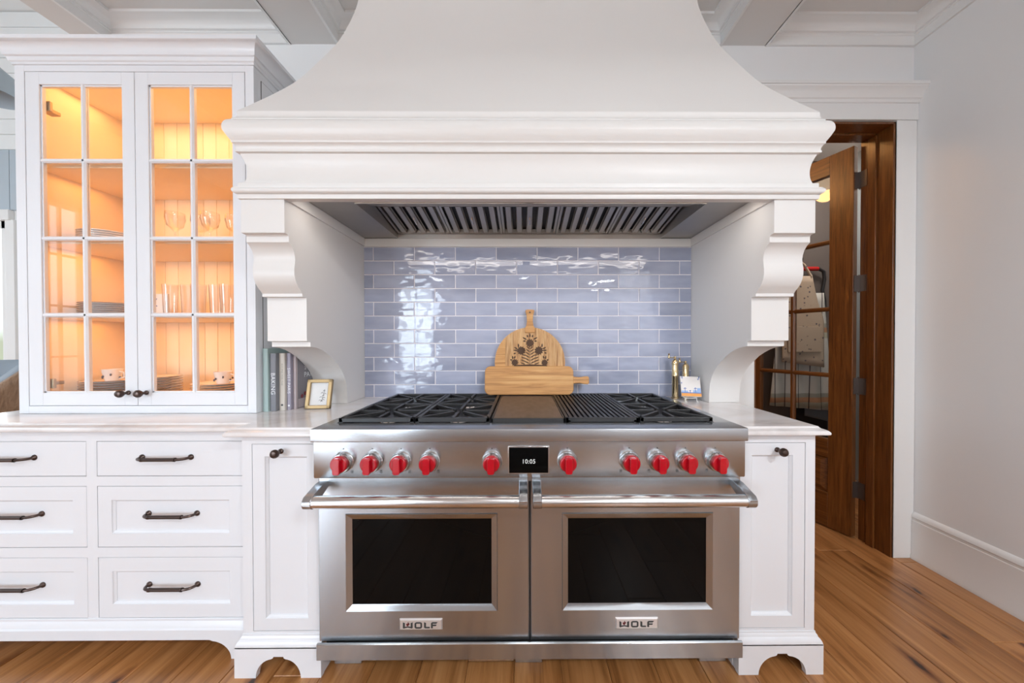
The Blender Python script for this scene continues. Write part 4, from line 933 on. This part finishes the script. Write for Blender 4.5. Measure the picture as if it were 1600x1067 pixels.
# ================================================================== ITEMS ON THE LEFT WORKTOP
def book(x0, x1, y0, depth, h, mt, label, txt=None, tmat='spine_text', tsize=0.02, tz=1.03, pages=True, lean=0.0):
    z0 = 0.9205; t_ = thing('book', ((x0 + x1) / 2, y0 + depth / 2, z0), label, 'book', 'cookbooks on the left worktop')
    c = MB().box(x0, x0 + .002, y0, y0 + depth, z0, z0 + h).box(x1 - .002, x1, y0, y0 + depth, z0, z0 + h)
    c.extr([(x0, y0 + .004), (x0 + .003, y0), (x1 - .003, y0), (x1, y0 + .004)], 2, z0, z0 + h)
    c.build('cover', mt, t_, smooth=0)
    MB().box(x0 + .002, x1 - .002, y0 + .004, y0 + depth - .004, z0 + .003, z0 + h - .003).build('pages', 'paper', t_)
    if txt: text('spine_title', txt, ((x0 + x1) / 2, y0 - .0004, tz), (PI / 2, PI / 2, 0), tsize, tmat, t_)
    return t_
book(-1.171, -1.149, 1.520, 0.24, 0.284, 'teal_cloth', 'tall teal book at the left end of the row, against the display cabinet')
b2 = book(-1.1475, -1.1215, 1.530, 0.22, 0.262, 'slate_cloth', 'dark grey book titled BAKING', 'BAKING', 'spine_text', 0.026, 1.045)
b3 = book(-1.120, -1.0955, 1.550, 0.21, 0.262, 'cream_cloth', 'cream book with small spine lettering between two grey ones', 'RECIPES FOR THE', 'dim_text', 0.012, 1.085)
MB().lathe([(.005, 1.5495), (.005, 1.5503)], (-1.108, 0, .945), 1, 8).build('emblem', 'ink_dark', b3)
b4 = book(-1.094, -1.0765, 1.562, 0.21, 0.262, 'mauve_cloth', 'mauve-grey book titled SWEET PARIS', 'SWEET PARIS', 'spine_text', 0.019, 1.055)
MB().lathe([(.005, 1.5612), (.005, 1.5625)], (-1.085, 0, .940), 1, 8).build('emblem', 'spine_text', b4)
b5 = book(-1.075, -1.0635, 1.578, 0.20, 0.252, 'pink_grey', 'book at the right end of the row showing its grey cover with berries')
MB().box(-1.0635, -1.0625, 1.590, 1.778, 0.9215, 1.1715).build('dust_jacket', 'cover_grey', b5)
text('cover_title', 'PAR', (-1.062, 1.668, 1.075), (PI / 2, 0, PI / 2), 0.035, 'spine_text', b5)
text('cover_title', 'SW', (-1.062, 1.662, 1.110), (PI / 2, 0, PI / 2), 0.030, 'spine_text', b5)
mb = MB().box(-1.0628, -1.0618, 1.592, 1.70, 0.924, 0.965)
mb.build('cover_band', 'pink_grey', b5)
mb = MB(); [mb.sphere((-1.0615, 1.62 + .022 * i, 0.975 + .010 * (i % 2)), .010, 8, 5, (.12, 1, 1)) for i in range(4)]; mb.build('berries', 'berry', b5)

# picture frame leaning back
pf = thing('picture_frame', (-0.955, 1.585, 0.921), 'small gold picture frame with a floral sketch, beside the books', 'picture frame')
def frame_parts():
    w, h, bw = 0.112, 0.138, 0.016
    T = Matrix.Translation((-0.965, 1.575, 0.9225)) @ Matrix.Rotation(math.radians(5), 4, 'Z') @ Matrix.Rotation(math.radians(-13), 4, 'X') @ Matrix.Rotation(math.radians(6), 4, 'Y') @ Matrix.Rotation(math.radians(-6), 4, 'Y')
    mb = MB().box(-w / 2, -w / 2 + bw, 0, .018, 0, h).box(w / 2 - bw, w / 2, 0, .018, 0, h).box(-w / 2, w / 2, 0, .018, 0, bw).box(-w / 2, w / 2, 0, .018, h - bw, h)
    mb.xf(T).build('moulding', 'brass_satin', pf, bevel=0.002)
    MB().box(-w / 2 + bw, w / 2 - bw, .010, .016, bw, h - bw).xf(T).build('picture', 'paper', pf)
    MB().box(-w / 2 + bw, w / 2 - bw, .006, .007, bw, h - bw).xf(T).build('pane', 'pane_glass', pf)
    mb = MB(); mb.tube([(0.012, .0095, .035), (0.018, .0095, .06), (.022, .0095, .09)], .0007, 5)
    for (u, v) in ((.012, .075), (.026, .07), (.020, .085), (.018, .062), (.008, .055), (.022, .052), (.006, .04), (.012, .036), (.020, .042)):
        mb.tube([(u - .005, .0095, v - .003), (u, .0095, v + .002), (u + .005, .0095, v - .002)], .0009, 5)
    mb.xf(T).build('sketch', 'ink_dark', pf)
    MB().extr([(.018, .10), (.062, 0.018), (.058, 0.018), (.018, .085)], 0, -.015, .015).xf(T @ Matrix.Rotation(0, 4, 'X')).build('stand', 'brass_satin', pf)
frame_parts()

# ================================================================== ITEMS ON THE RIGHT
def mill(x, y, z, h, label, crank):
    t_ = thing('pepper_mill', (x, y, z), label, 'pepper mill', 'brass mills on the right worktop')
    r = .0165; MB().lathe([(.020, 0), (.020, .006), (.0165, .010), (r, .014), (r, h * .52), (.0178, h * .53), (.0178, h * .55), (r, h * .56), (r, h * .80), (.0185, h * .81), (.0185, h * .835)], (x, y, z), 2, 24).build('barrel', 'brass', t_)
    MB().lathe([(.0175, h * .837), (.016, h * .875), (.010, h * .92), (.005, h * .94), (.005, h * .96), (.007, h * .975), (.006, h * .992), (.001, h)], (x, y, z), 2, 20).build('dome', 'brass', t_)
    zz = z + h * .955
    MB().tube([(x, y, zz), (x - .022 * crank, y - .012, zz + .004), (x - .042 * crank, y - .02, zz + .003)], [.0028, .0022, .0022], 8).build('crank', 'brass', t_)
    MB().lathe([(.002, 0), (.0055, .004), (.006, .010), (.003, .018), (.006, .024), (.001, .029)], (x - .042 * crank, y - .02, zz - .002), 2, 12).build('crank_knob', 'brass', t_)
mill(0.831, 1.845, 0.921, 0.232, 'taller brass pepper mill with crank, beside the painted tile', 1)
mill(0.900, 1.868, 0.921, 0.205, 'shorter brass pepper mill partly behind the painted tile', 1)
es = thing('easel', (0.875, 1.76, 0.921), 'small white wire easel holding the painted tile', 'easel')
mb = MB()
for x in (0.842, 0.900): mb.tube([(x, 1.742, .922), (x, 1.748, .938), (x, 1.765, .942), (x, 1.795, .990), (x, 1.81, 1.045)], .0022, 8)
mb.tube([(0.842, 1.743, .940), (0.900, 1.743, .940)], .0022, 8).tube([(0.842, 1.81, 1.04), (0.900, 1.81, 1.04)], .002, 8)
mb.tube([(0.842, 1.742, .922), (0.842, 1.733, .9225)], .003, 8).tube([(0.900, 1.742, .922), (0.900, 1.733, .9225)], .003, 8)
mb.build('wire_frame', 'trim_white', es)
MB().tube([(0.871, 1.812, 1.04), (0.871, 1.835, .925)], .0022, 8).build('back_leg', 'trim_white', es)
tt = thing('painted_tile', (0.878, 1.77, 0.943), 'small blue and white painted tile with an orange lower edge on the easel', 'tile')
T = Matrix.Translation((0.877, 1.752, 0.9455)) @ Matrix.Rotation(math.radians(-14), 4, 'X') @ Matrix.Rotation(math.radians(2), 4, 'Y')
MB().box(-.052, .052, 0, .006, 0, .106).xf(T).build('body', 'porcelain', tt, bevel=0.001)
MB().box(-.052, .052, -.0012, 0, .002, .018).xf(T).build('orange_edge', 'easel_orange', tt)
mb = MB().box(-.052, .052, -.001, 0, .018, .022); 
for (u, v, s_) in ((-.032, .036, 1), (.022, .036, 1.1), (-.006, .026, .7), (.045, .10, .5), (-.044, .098, .5), (.04, .092, .35), (-.048, .07, .35)):
    mb.tube([(u, -.0008, v - .012 * s_), (u, -.0008, v + .010 * s_)], .0012, 6); mb.tube([(u - .006 * s_, -.0008, v + .004 * s_), (u, -.0008, v + .010 * s_), (u + .007 * s_, -.0008, v + .005 * s_)], .0014, 6)
mb.xf(T).build('painted_figure', 'blue_glaze', tt)['kind'] = 'stuff'
mb = MB().box(-.050, -.016, -.0006, 0, .022, .031).box(.010, .050, -.0006, 0, .022, .034).box(.032, .050, -.0006, 0, .034, .046)
mb.xf(T).build('painted_ground', 'light_blue_glaze', tt)['kind'] = 'stuff'

# ================================================================== CUTTING BOARDS (leaning on the tiles, standing on the stove)
rb = thing('cutting_board', (0.036, 1.87, 0.948), 'round wooden cutting board with engraved flowers and a short handle, leaning on the tiles', 'cutting board')
zc0 = 1.118; RR = 0.1935; tilt = math.radians(-4.5)
T = Matrix.Translation((0.035, 1.838, 0.948)) @ Matrix.Rotation(tilt, 4, 'X')
def disc(cx, cz, r, a0=0, a1=360, n=48): return [(cx + r * math.cos(math.radians(a0 + (a1 - a0) * i / n)), cz + r * math.sin(math.radians(a0 + (a1 - a0) * i / n))) for i in range(n)]
cz = 0.1725; CR = 0.1935
# glued-up staves, each its own piece
edges = [-CR, -0.135, -0.095, -0.03, 0.035, 0.09, 0.14, CR]
for i in range(len(edges) - 1):
    u0, u1 = edges[i] + .0002, edges[i + 1] - .0002
    def zz(u): return math.sqrt(max(0, CR * CR - u * u))
    top_ = [(u0 + (u1 - u0) * k / 8, zz(u0 + (u1 - u0) * k / 8)) for k in range(9)]
    lim = -(cz - 0.0005)
    poly = [(u, cz + max(-v, lim)) for u, v in top_] + [(u, cz + v) for u, v in reversed(top_)]
    poly2 = []
    for p in poly:
        if not poly2 or (abs(p[0] - poly2[-1][0]) + abs(p[1] - poly2[-1][1])) > 1e-4: poly2.append(p)
    if abs(poly2[0][0] - poly2[-1][0]) + abs(poly2[0][1] - poly2[-1][1]) < 1e-4: poly2.pop()
    MB().extr(poly2, 1, 0, .016).xf(T).build('stave', 'board_gold' if i in (0,) else 'board_light', rb, smooth=0)
hp = [(-.027, .335), (.027, .335), (.029, .36), (.020, .375), (.0165, .40), (.018, .43), (.0245, .455), (.024, .462), (.014, .4655), (-.014, .4655), (-.024, .462), (-.0245, .455), (-.018, .43), (-.0165, .40), (-.020, .375), (-.029, .36)]
MB().extr(hp, 1, -.004, .014).xf(T).build('handle', 'board_gold', rb, bevel=0.002)
MB().lathe([(.0045, -.0046), (.0045, -.0038)], (0, 0, .449), 1, 12).xf(T).build('hanging_hole', 'black', rb)
eg = MB()
def leaf(u, v, an, L_=.02, w=.0045):
    c_, s_ = math.cos(an), math.sin(an); pts = [(0, 0), (L_ * .3, w), (L_ * .7, w * .8), (L_, 0), (L_ * .7, -w * .8), (L_ * .3, -w)]
    eg.extr([(u + a * c_ - b * s_, v + a * s_ + b * c_) for a, b in pts], 1, -.0006, .0004)
def bloom(u, v, r, an=PI / 2):
    n_ = 22; eg.extr([(u + r * (1 + .16 * math.cos(k * 11 * 2 * PI / n_)) * math.cos(2 * PI * k / n_), v + r * (1 + .16 * math.cos(k * 11 * 2 * PI / n_)) * math.sin(2 * PI * k / n_)) for k in range(n_)], 1, -.0006, .0004)
S = 0.0222 / 70 * 1.0  # metres per zoom pixel of the photograph (0.00355/6.667...)
def Z(px, py): return ((px - 722) * 0.000535, (670 - py) * 0.000535 + 0.157)
for (px, py, r) in ((722, 442, 40), (632, 520, 42), (815, 520, 42), (566, 642, 34), (872, 645, 32)):
    u, v = Z(px, py); bloom(u, v, r * .000535)
for base, angs in (((722, 400), (50, 72, 90, 108, 130)),):
    pass
for (px, py, an, L_) in ((722, 385, 90, 24), (700, 385, 105, 18), (745, 385, 75, 18), (690, 408, 150, 30), (755, 408, 30, 30), (680, 420, 185, 18), (765, 420, -5, 18),
                         (605, 490, 95, 26), (595, 505, 150, 24), (598, 520, 175, 28), (845, 490, 85, 26), (852, 505, 30, 24), (850, 520, 5, 28), (868, 540, -20, 16), (578, 545, 200, 16),
                         (548, 610, 100, 22), (560, 605, 70, 20), (540, 620, 160, 14), (880, 610, 80, 22), (868, 605, 110, 20), (892, 620, 20, 14)):
    u, v = Z(px, py); leaf(u, v, math.radians(an), L_ * .00095, .0045)
for k in range(6):
    py = 505 + k * 30
    for sg in (-1, 1):
        u, v = Z(722, py); leaf(u, v, math.radians(90 - sg * (50 + 3 * k)), .026 + .004 * k, .0032); leaf(u + sg * .024, v - .004, math.radians(90 - sg * 70), .022 + .002 * k, .003)
eg.extr([(-.0015, .155), (.0015, .155), (.001, .262), (-.001, .262)], 1, -.0006, .0004)
eg.extr([(Z(560, 670)[0], .150), (Z(900, 670)[0], .150), (Z(900, 670)[0], .157), (Z(722, 660)[0], .162), (Z(560, 670)[0], .157)], 1, -.0006, .0004)
eg.xf(T).build('engraving', 'engraving', rb, smooth=0)['kind'] = 'stuff'

pb = thing('cutting_board', (0.03, 1.82, 0.948), 'rectangular wooden paddle board lying lengthwise in front of the round board', 'cutting board')
T = Matrix.Translation((0.030, 1.808, 0.9485)) @ Matrix.Rotation(math.radians(-9), 4, 'X')
def rr(x0, x1, z0, z1, r, n=5):
    out = []
    for (cx_, cz_, a0) in ((x1 - r, z1 - r, 0), (x0 + r, z1 - r, 90), (x0 + r, z0 + r, 180), (x1 - r, z0 + r, 270)):
        out += [(cx_ + r * math.cos(math.radians(a0 + 90 * k / n)), cz_ + r * math.sin(math.radians(a0 + 90 * k / n))) for k in range(n + 1)]
    return out
MB().extr(rr(-.240, .240, 0, .154, .030), 1, 0, .018).xf(T).build('board', 'board_gold', pb, bevel=0.003)
MB().extr([(.238, .098), (.250, .096), (.275, .094), (.300, .098), (.318, .099), (.325, .092), (.325, .062), (.318, .055), (.298, .057), (.270, .062), (.250, .060), (.238, .058)], 1, .001, .017).xf(T).build('handle', 'board_gold', pb, bevel=0.003)

# ================================================================== PANTRY THINGS
def hang_cloth(name, x0, x1, z0, z1, y, mt, label, cat, taper=0.0, waves=5, amp=.012, bib=None, tilt_=0.0, group=None):
    t_ = thing(name, ((x0 + x1) / 2, y, z0), label, cat, group)
    vs = []; fs = []; nx, nz = 24, 14
    for j in range(nz + 1):
        v = j / nz; z = z0 + (z1 - z0) * v
        if bib: # width narrows towards the top like an apron bib
            s_ = 1.0 if v < bib else 1.0 - (1 - 0.42) * ((v - bib) / (1 - bib)) ** .7
        else: s_ = 1.0 - taper * v
        xm = (x0 + x1) / 2
        for i in range(nx + 1):
            u = i / nx; x = xm + (u - .5) * (x1 - x0) * s_
            vs.append((x + tilt_ * (1 - v), y - amp * (1.2 - v) * math.sin(u * PI * waves + j * .15) , z - (0.05 * (u - .5) * (1 - v))))
    for j in range(nz):
        for i in range(nx): a = j * (nx + 1) + i; fs.append((a, a + 1, a + nx + 2, a + nx + 1))
    c = MB().add(vs, fs).build('cloth', mt, t_, smooth=60)
    so = c.modifiers.new('thick', 'SOLIDIFY'); so.thickness = .003
    return t_
pa = hang_cloth('apron', 2.18, 2.74, 0.64, 1.66, 2.975, 'plaid_cloth', 'plaid apron with orange bands hanging behind the glazed door', 'apron', taper=.30, waves=6)
fa = hang_cloth('apron', 2.25, 2.62, 1.03, 1.80, 2.925, 'floral_cloth', 'beige floral bib apron hanging over the plaid one', 'apron', waves=3, amp=.008, bib=.55)
fa_s = MB().tube([(2.365, 2.925, 1.795), (2.40, 2.935, 1.90), (2.425, 2.94, 1.925), (2.45, 2.935, 1.90), (2.505, 2.925, 1.795)], .010, 8); fa_s.build('neck_strap', 'floral_cloth', fa)
MB().box(2.29, 2.58, 2.905, 2.911, 1.14, 1.36).build('pocket', 'floral_cloth', fa, bevel=.002)
dn_ = hang_cloth('jeans', 2.52, 2.73, 0.54, 0.90, 3.005, 'denim', 'grey denim garment hanging below the plaid apron', 'garment', waves=2, amp=.004)
wh = thing('wall_hook', (2.43, 3.11, 1.93), 'dark wall hook holding the aprons', 'hook')
MB().box(2.33, 2.53, 3.098, 3.12, 1.90, 1.98).build('back_plate', 'cart_black', wh, bevel=.003)
MB().tube([(2.43, 3.10, 1.93), (2.43, 2.96, 1.92), (2.43, 2.935, 1.93), (2.43, 2.93, 1.96)], .007, 8).build('hook', 'cart_black', wh)
ht = thing('hand_truck', (2.62, 3.06, 0), 'folded black hand truck with red grip behind the aprons', 'hand truck')
MB().tube([(2.48, 3.075, 0.10), (2.48, 3.075, 1.80), (2.50, 3.075, 1.87), (2.54, 3.075, 1.895), (2.70, 3.075, 1.895), (2.745, 3.075, 1.87), (2.755, 3.075, 1.80), (2.735, 3.075, 1.70), (2.755, 3.075, 1.60), (2.755, 3.075, 0.10)], .014, 10).build('frame_tube', 'cart_black', ht)
MB().tube([(2.545, 3.075, 1.895), (2.69, 3.075, 1.895)], .019, 12).build('grip', 'grip_red', ht)
MB().box(2.49, 2.745, 3.07, 3.085, 1.42, 1.64).box(2.49, 2.745, 3.07, 3.085, .95, 1.0).build('cross_plate', 'cart_black', ht, bevel=.003)
MB().box(2.46, 2.775, 3.055, 3.09, 0.05, .70).build('lower_plate', 'cart_black', ht, bevel=.004)
for xw in (2.43, 2.78): MB().lathe([(.047, xw), (.05, xw + .006), (.05, xw + .022), (.047, xw + .028)], (0, 3.062, .051), 0, 20).build('wheel', 'cart_black', ht)
pl_ = thing('ceiling_lamp', (0.57, 2.41, 2.90), 'warm globe lamp on the pantry ceiling', 'lamp')
MB().lathe([(.07, 2.90), (.07, 2.885), (.03, 2.87)], (.57, 2.41, 0), 2, 20).build('base', 'bronze', pl_)
MB().sphere((.57, 2.41, 2.80), .085, 20, 12).build('globe', 'lamp_glow', pl_)
for (x, y, z, e) in ((0.57, 2.41, 2.70, 16), (1.45, 2.62, 2.80, 6)):  # globe lamp first; the second is an added warm fill without a fixture
    l = bpy.data.lights.new('pantry_lamp_and_fill_light', 'POINT'); l.energy = e; l.color = (1, .50, .17); l.shadow_soft_size = .09
    o = bpy.data.objects.new('pantry_lamp_and_fill_light', l); C.objects.link(o); o.location = (x, y, z)

area('pantry_fill_light', (2.42, 2.5, 2.88), (0, 0, 0), 0.25, 0.25, 17, (1.0, 0.90, 0.80))  # added fill with no fixture, brightens the hanging aprons

# ================================================================== LEFT ROOM THINGS
ch = thing('barrel_chair', (-3.75, 2.2, 0), 'grey upholstered chair with a curved wooden shell in the left room', 'chair')
def shell_pts(r, z, n=18, a0=-35, a1=215, cx=-3.72, cy=2.35): return [(cx + r * math.cos(math.radians(a0 + (a1 - a0) * i / n)), cy + r * math.sin(math.radians(a0 + (a1 - a0) * i / n)), z) for i in range(n + 1)]
def curved_shell(r, thick, nm, mt, dz=0.0):
    vs = []; fs = []; n = 36; L_ = 9
    for j in range(L_):
        v = j / (L_ - 1)
        for i in range(n + 1):
            d = -150 + 300 * i / n; an = math.radians(78 + d); k_ = max(0.0, (abs(d) - 82) / 68)
            zt = 1.095 - .50 * k_ + dz; zb = .52; rr_ = r * (.62 + .38 * v ** .6)
            vs.append((-3.75 + rr_ * math.cos(an), 2.32 + rr_ * math.sin(an), zb + (zt - zb) * v))
    for j in range(L_ - 1):
        for i in range(n): a = j * (n + 1) + i; fs.append((a, a + 1, a + n + 2, a + n + 1))
    o = MB().add(vs, fs).build(nm, mt, ch, smooth=60); s_ = o.modifiers.new('t', 'SOLIDIFY'); s_.thickness = thick; s_.offset = 0; return o
curved_shell(.39, .06, 'upholstery', 'grey_fabric'); curved_shell(.445, .030, 'shell', 'chair_wood', -.004)
MB().lathe([(.05, .55), (.28, .56), (.30, .60), (.28, .66), (.05, .68)], (-3.72, 2.30, 0), 2, 24).build('seat', 'dark_fabric', ch)
MB().sphere((-3.70, 2.22, .86), .16, 16, 10, (1.2, .5, .9)).build('cushion', 'light_fabric', ch)
for k in range(4):
    an = PI / 4 + k * PI / 2; MB().tube([(-3.72 + .17 * math.cos(an), 2.30 + .17 * math.sin(an), .55), (-3.72 + .26 * math.cos(an), 2.30 + .26 * math.sin(an), 0)], [.02, .013], 8).build('leg', 'chair_wood', ch)
pd = thing('pendant_lamp', (-3.42, 2.2, 2.86), 'grey-blue pendant lamp hanging in the left room', 'lamp')
MB().lathe([(.17, 2.84), (.168, 2.90), (.14, 2.98), (.08, 3.04), (.02, 3.06)], (-3.50, 2.2, 0), 2, 24, False).build('shade', 'pendant_metal', pd)
MB().tube([(-3.50, 2.2, 3.05), (-3.50, 2.2, 4.6)], .006, 8).build('cord', 'pendant_metal', pd)
# bodies of the added, unseen fill lamps in the kitchen ceiling
for lx, side in ((-1.7, 'left'), (0.04, 'middle'), (1.7, 'right')):
    for ly, dsc in ((-1.6, 'nearer the stove'), (-3.3, 'nearer the rear windows')):
        t_ = thing('ceiling_fill_lamp', (lx, ly, 3.0), 'round added fill lamp on the unseen ceiling, %s row, %s' % (side, dsc), 'lamp', 'added kitchen fill lamps')
        MB().lathe([(.075, 3.0105), (.075, 3.004), (.055, 3.004)], (lx, ly, 0), 2, 20, False).build('rim', 'trim_white', t_)
        MB().lathe([(.055, 3.006), (.055, 3.0075)], (lx, ly, 0), 2, 20).build('lens', 'fill_lamp_glow', t_)
for o in bpy.data.objects:
    if '_org' in o: del o['_org']
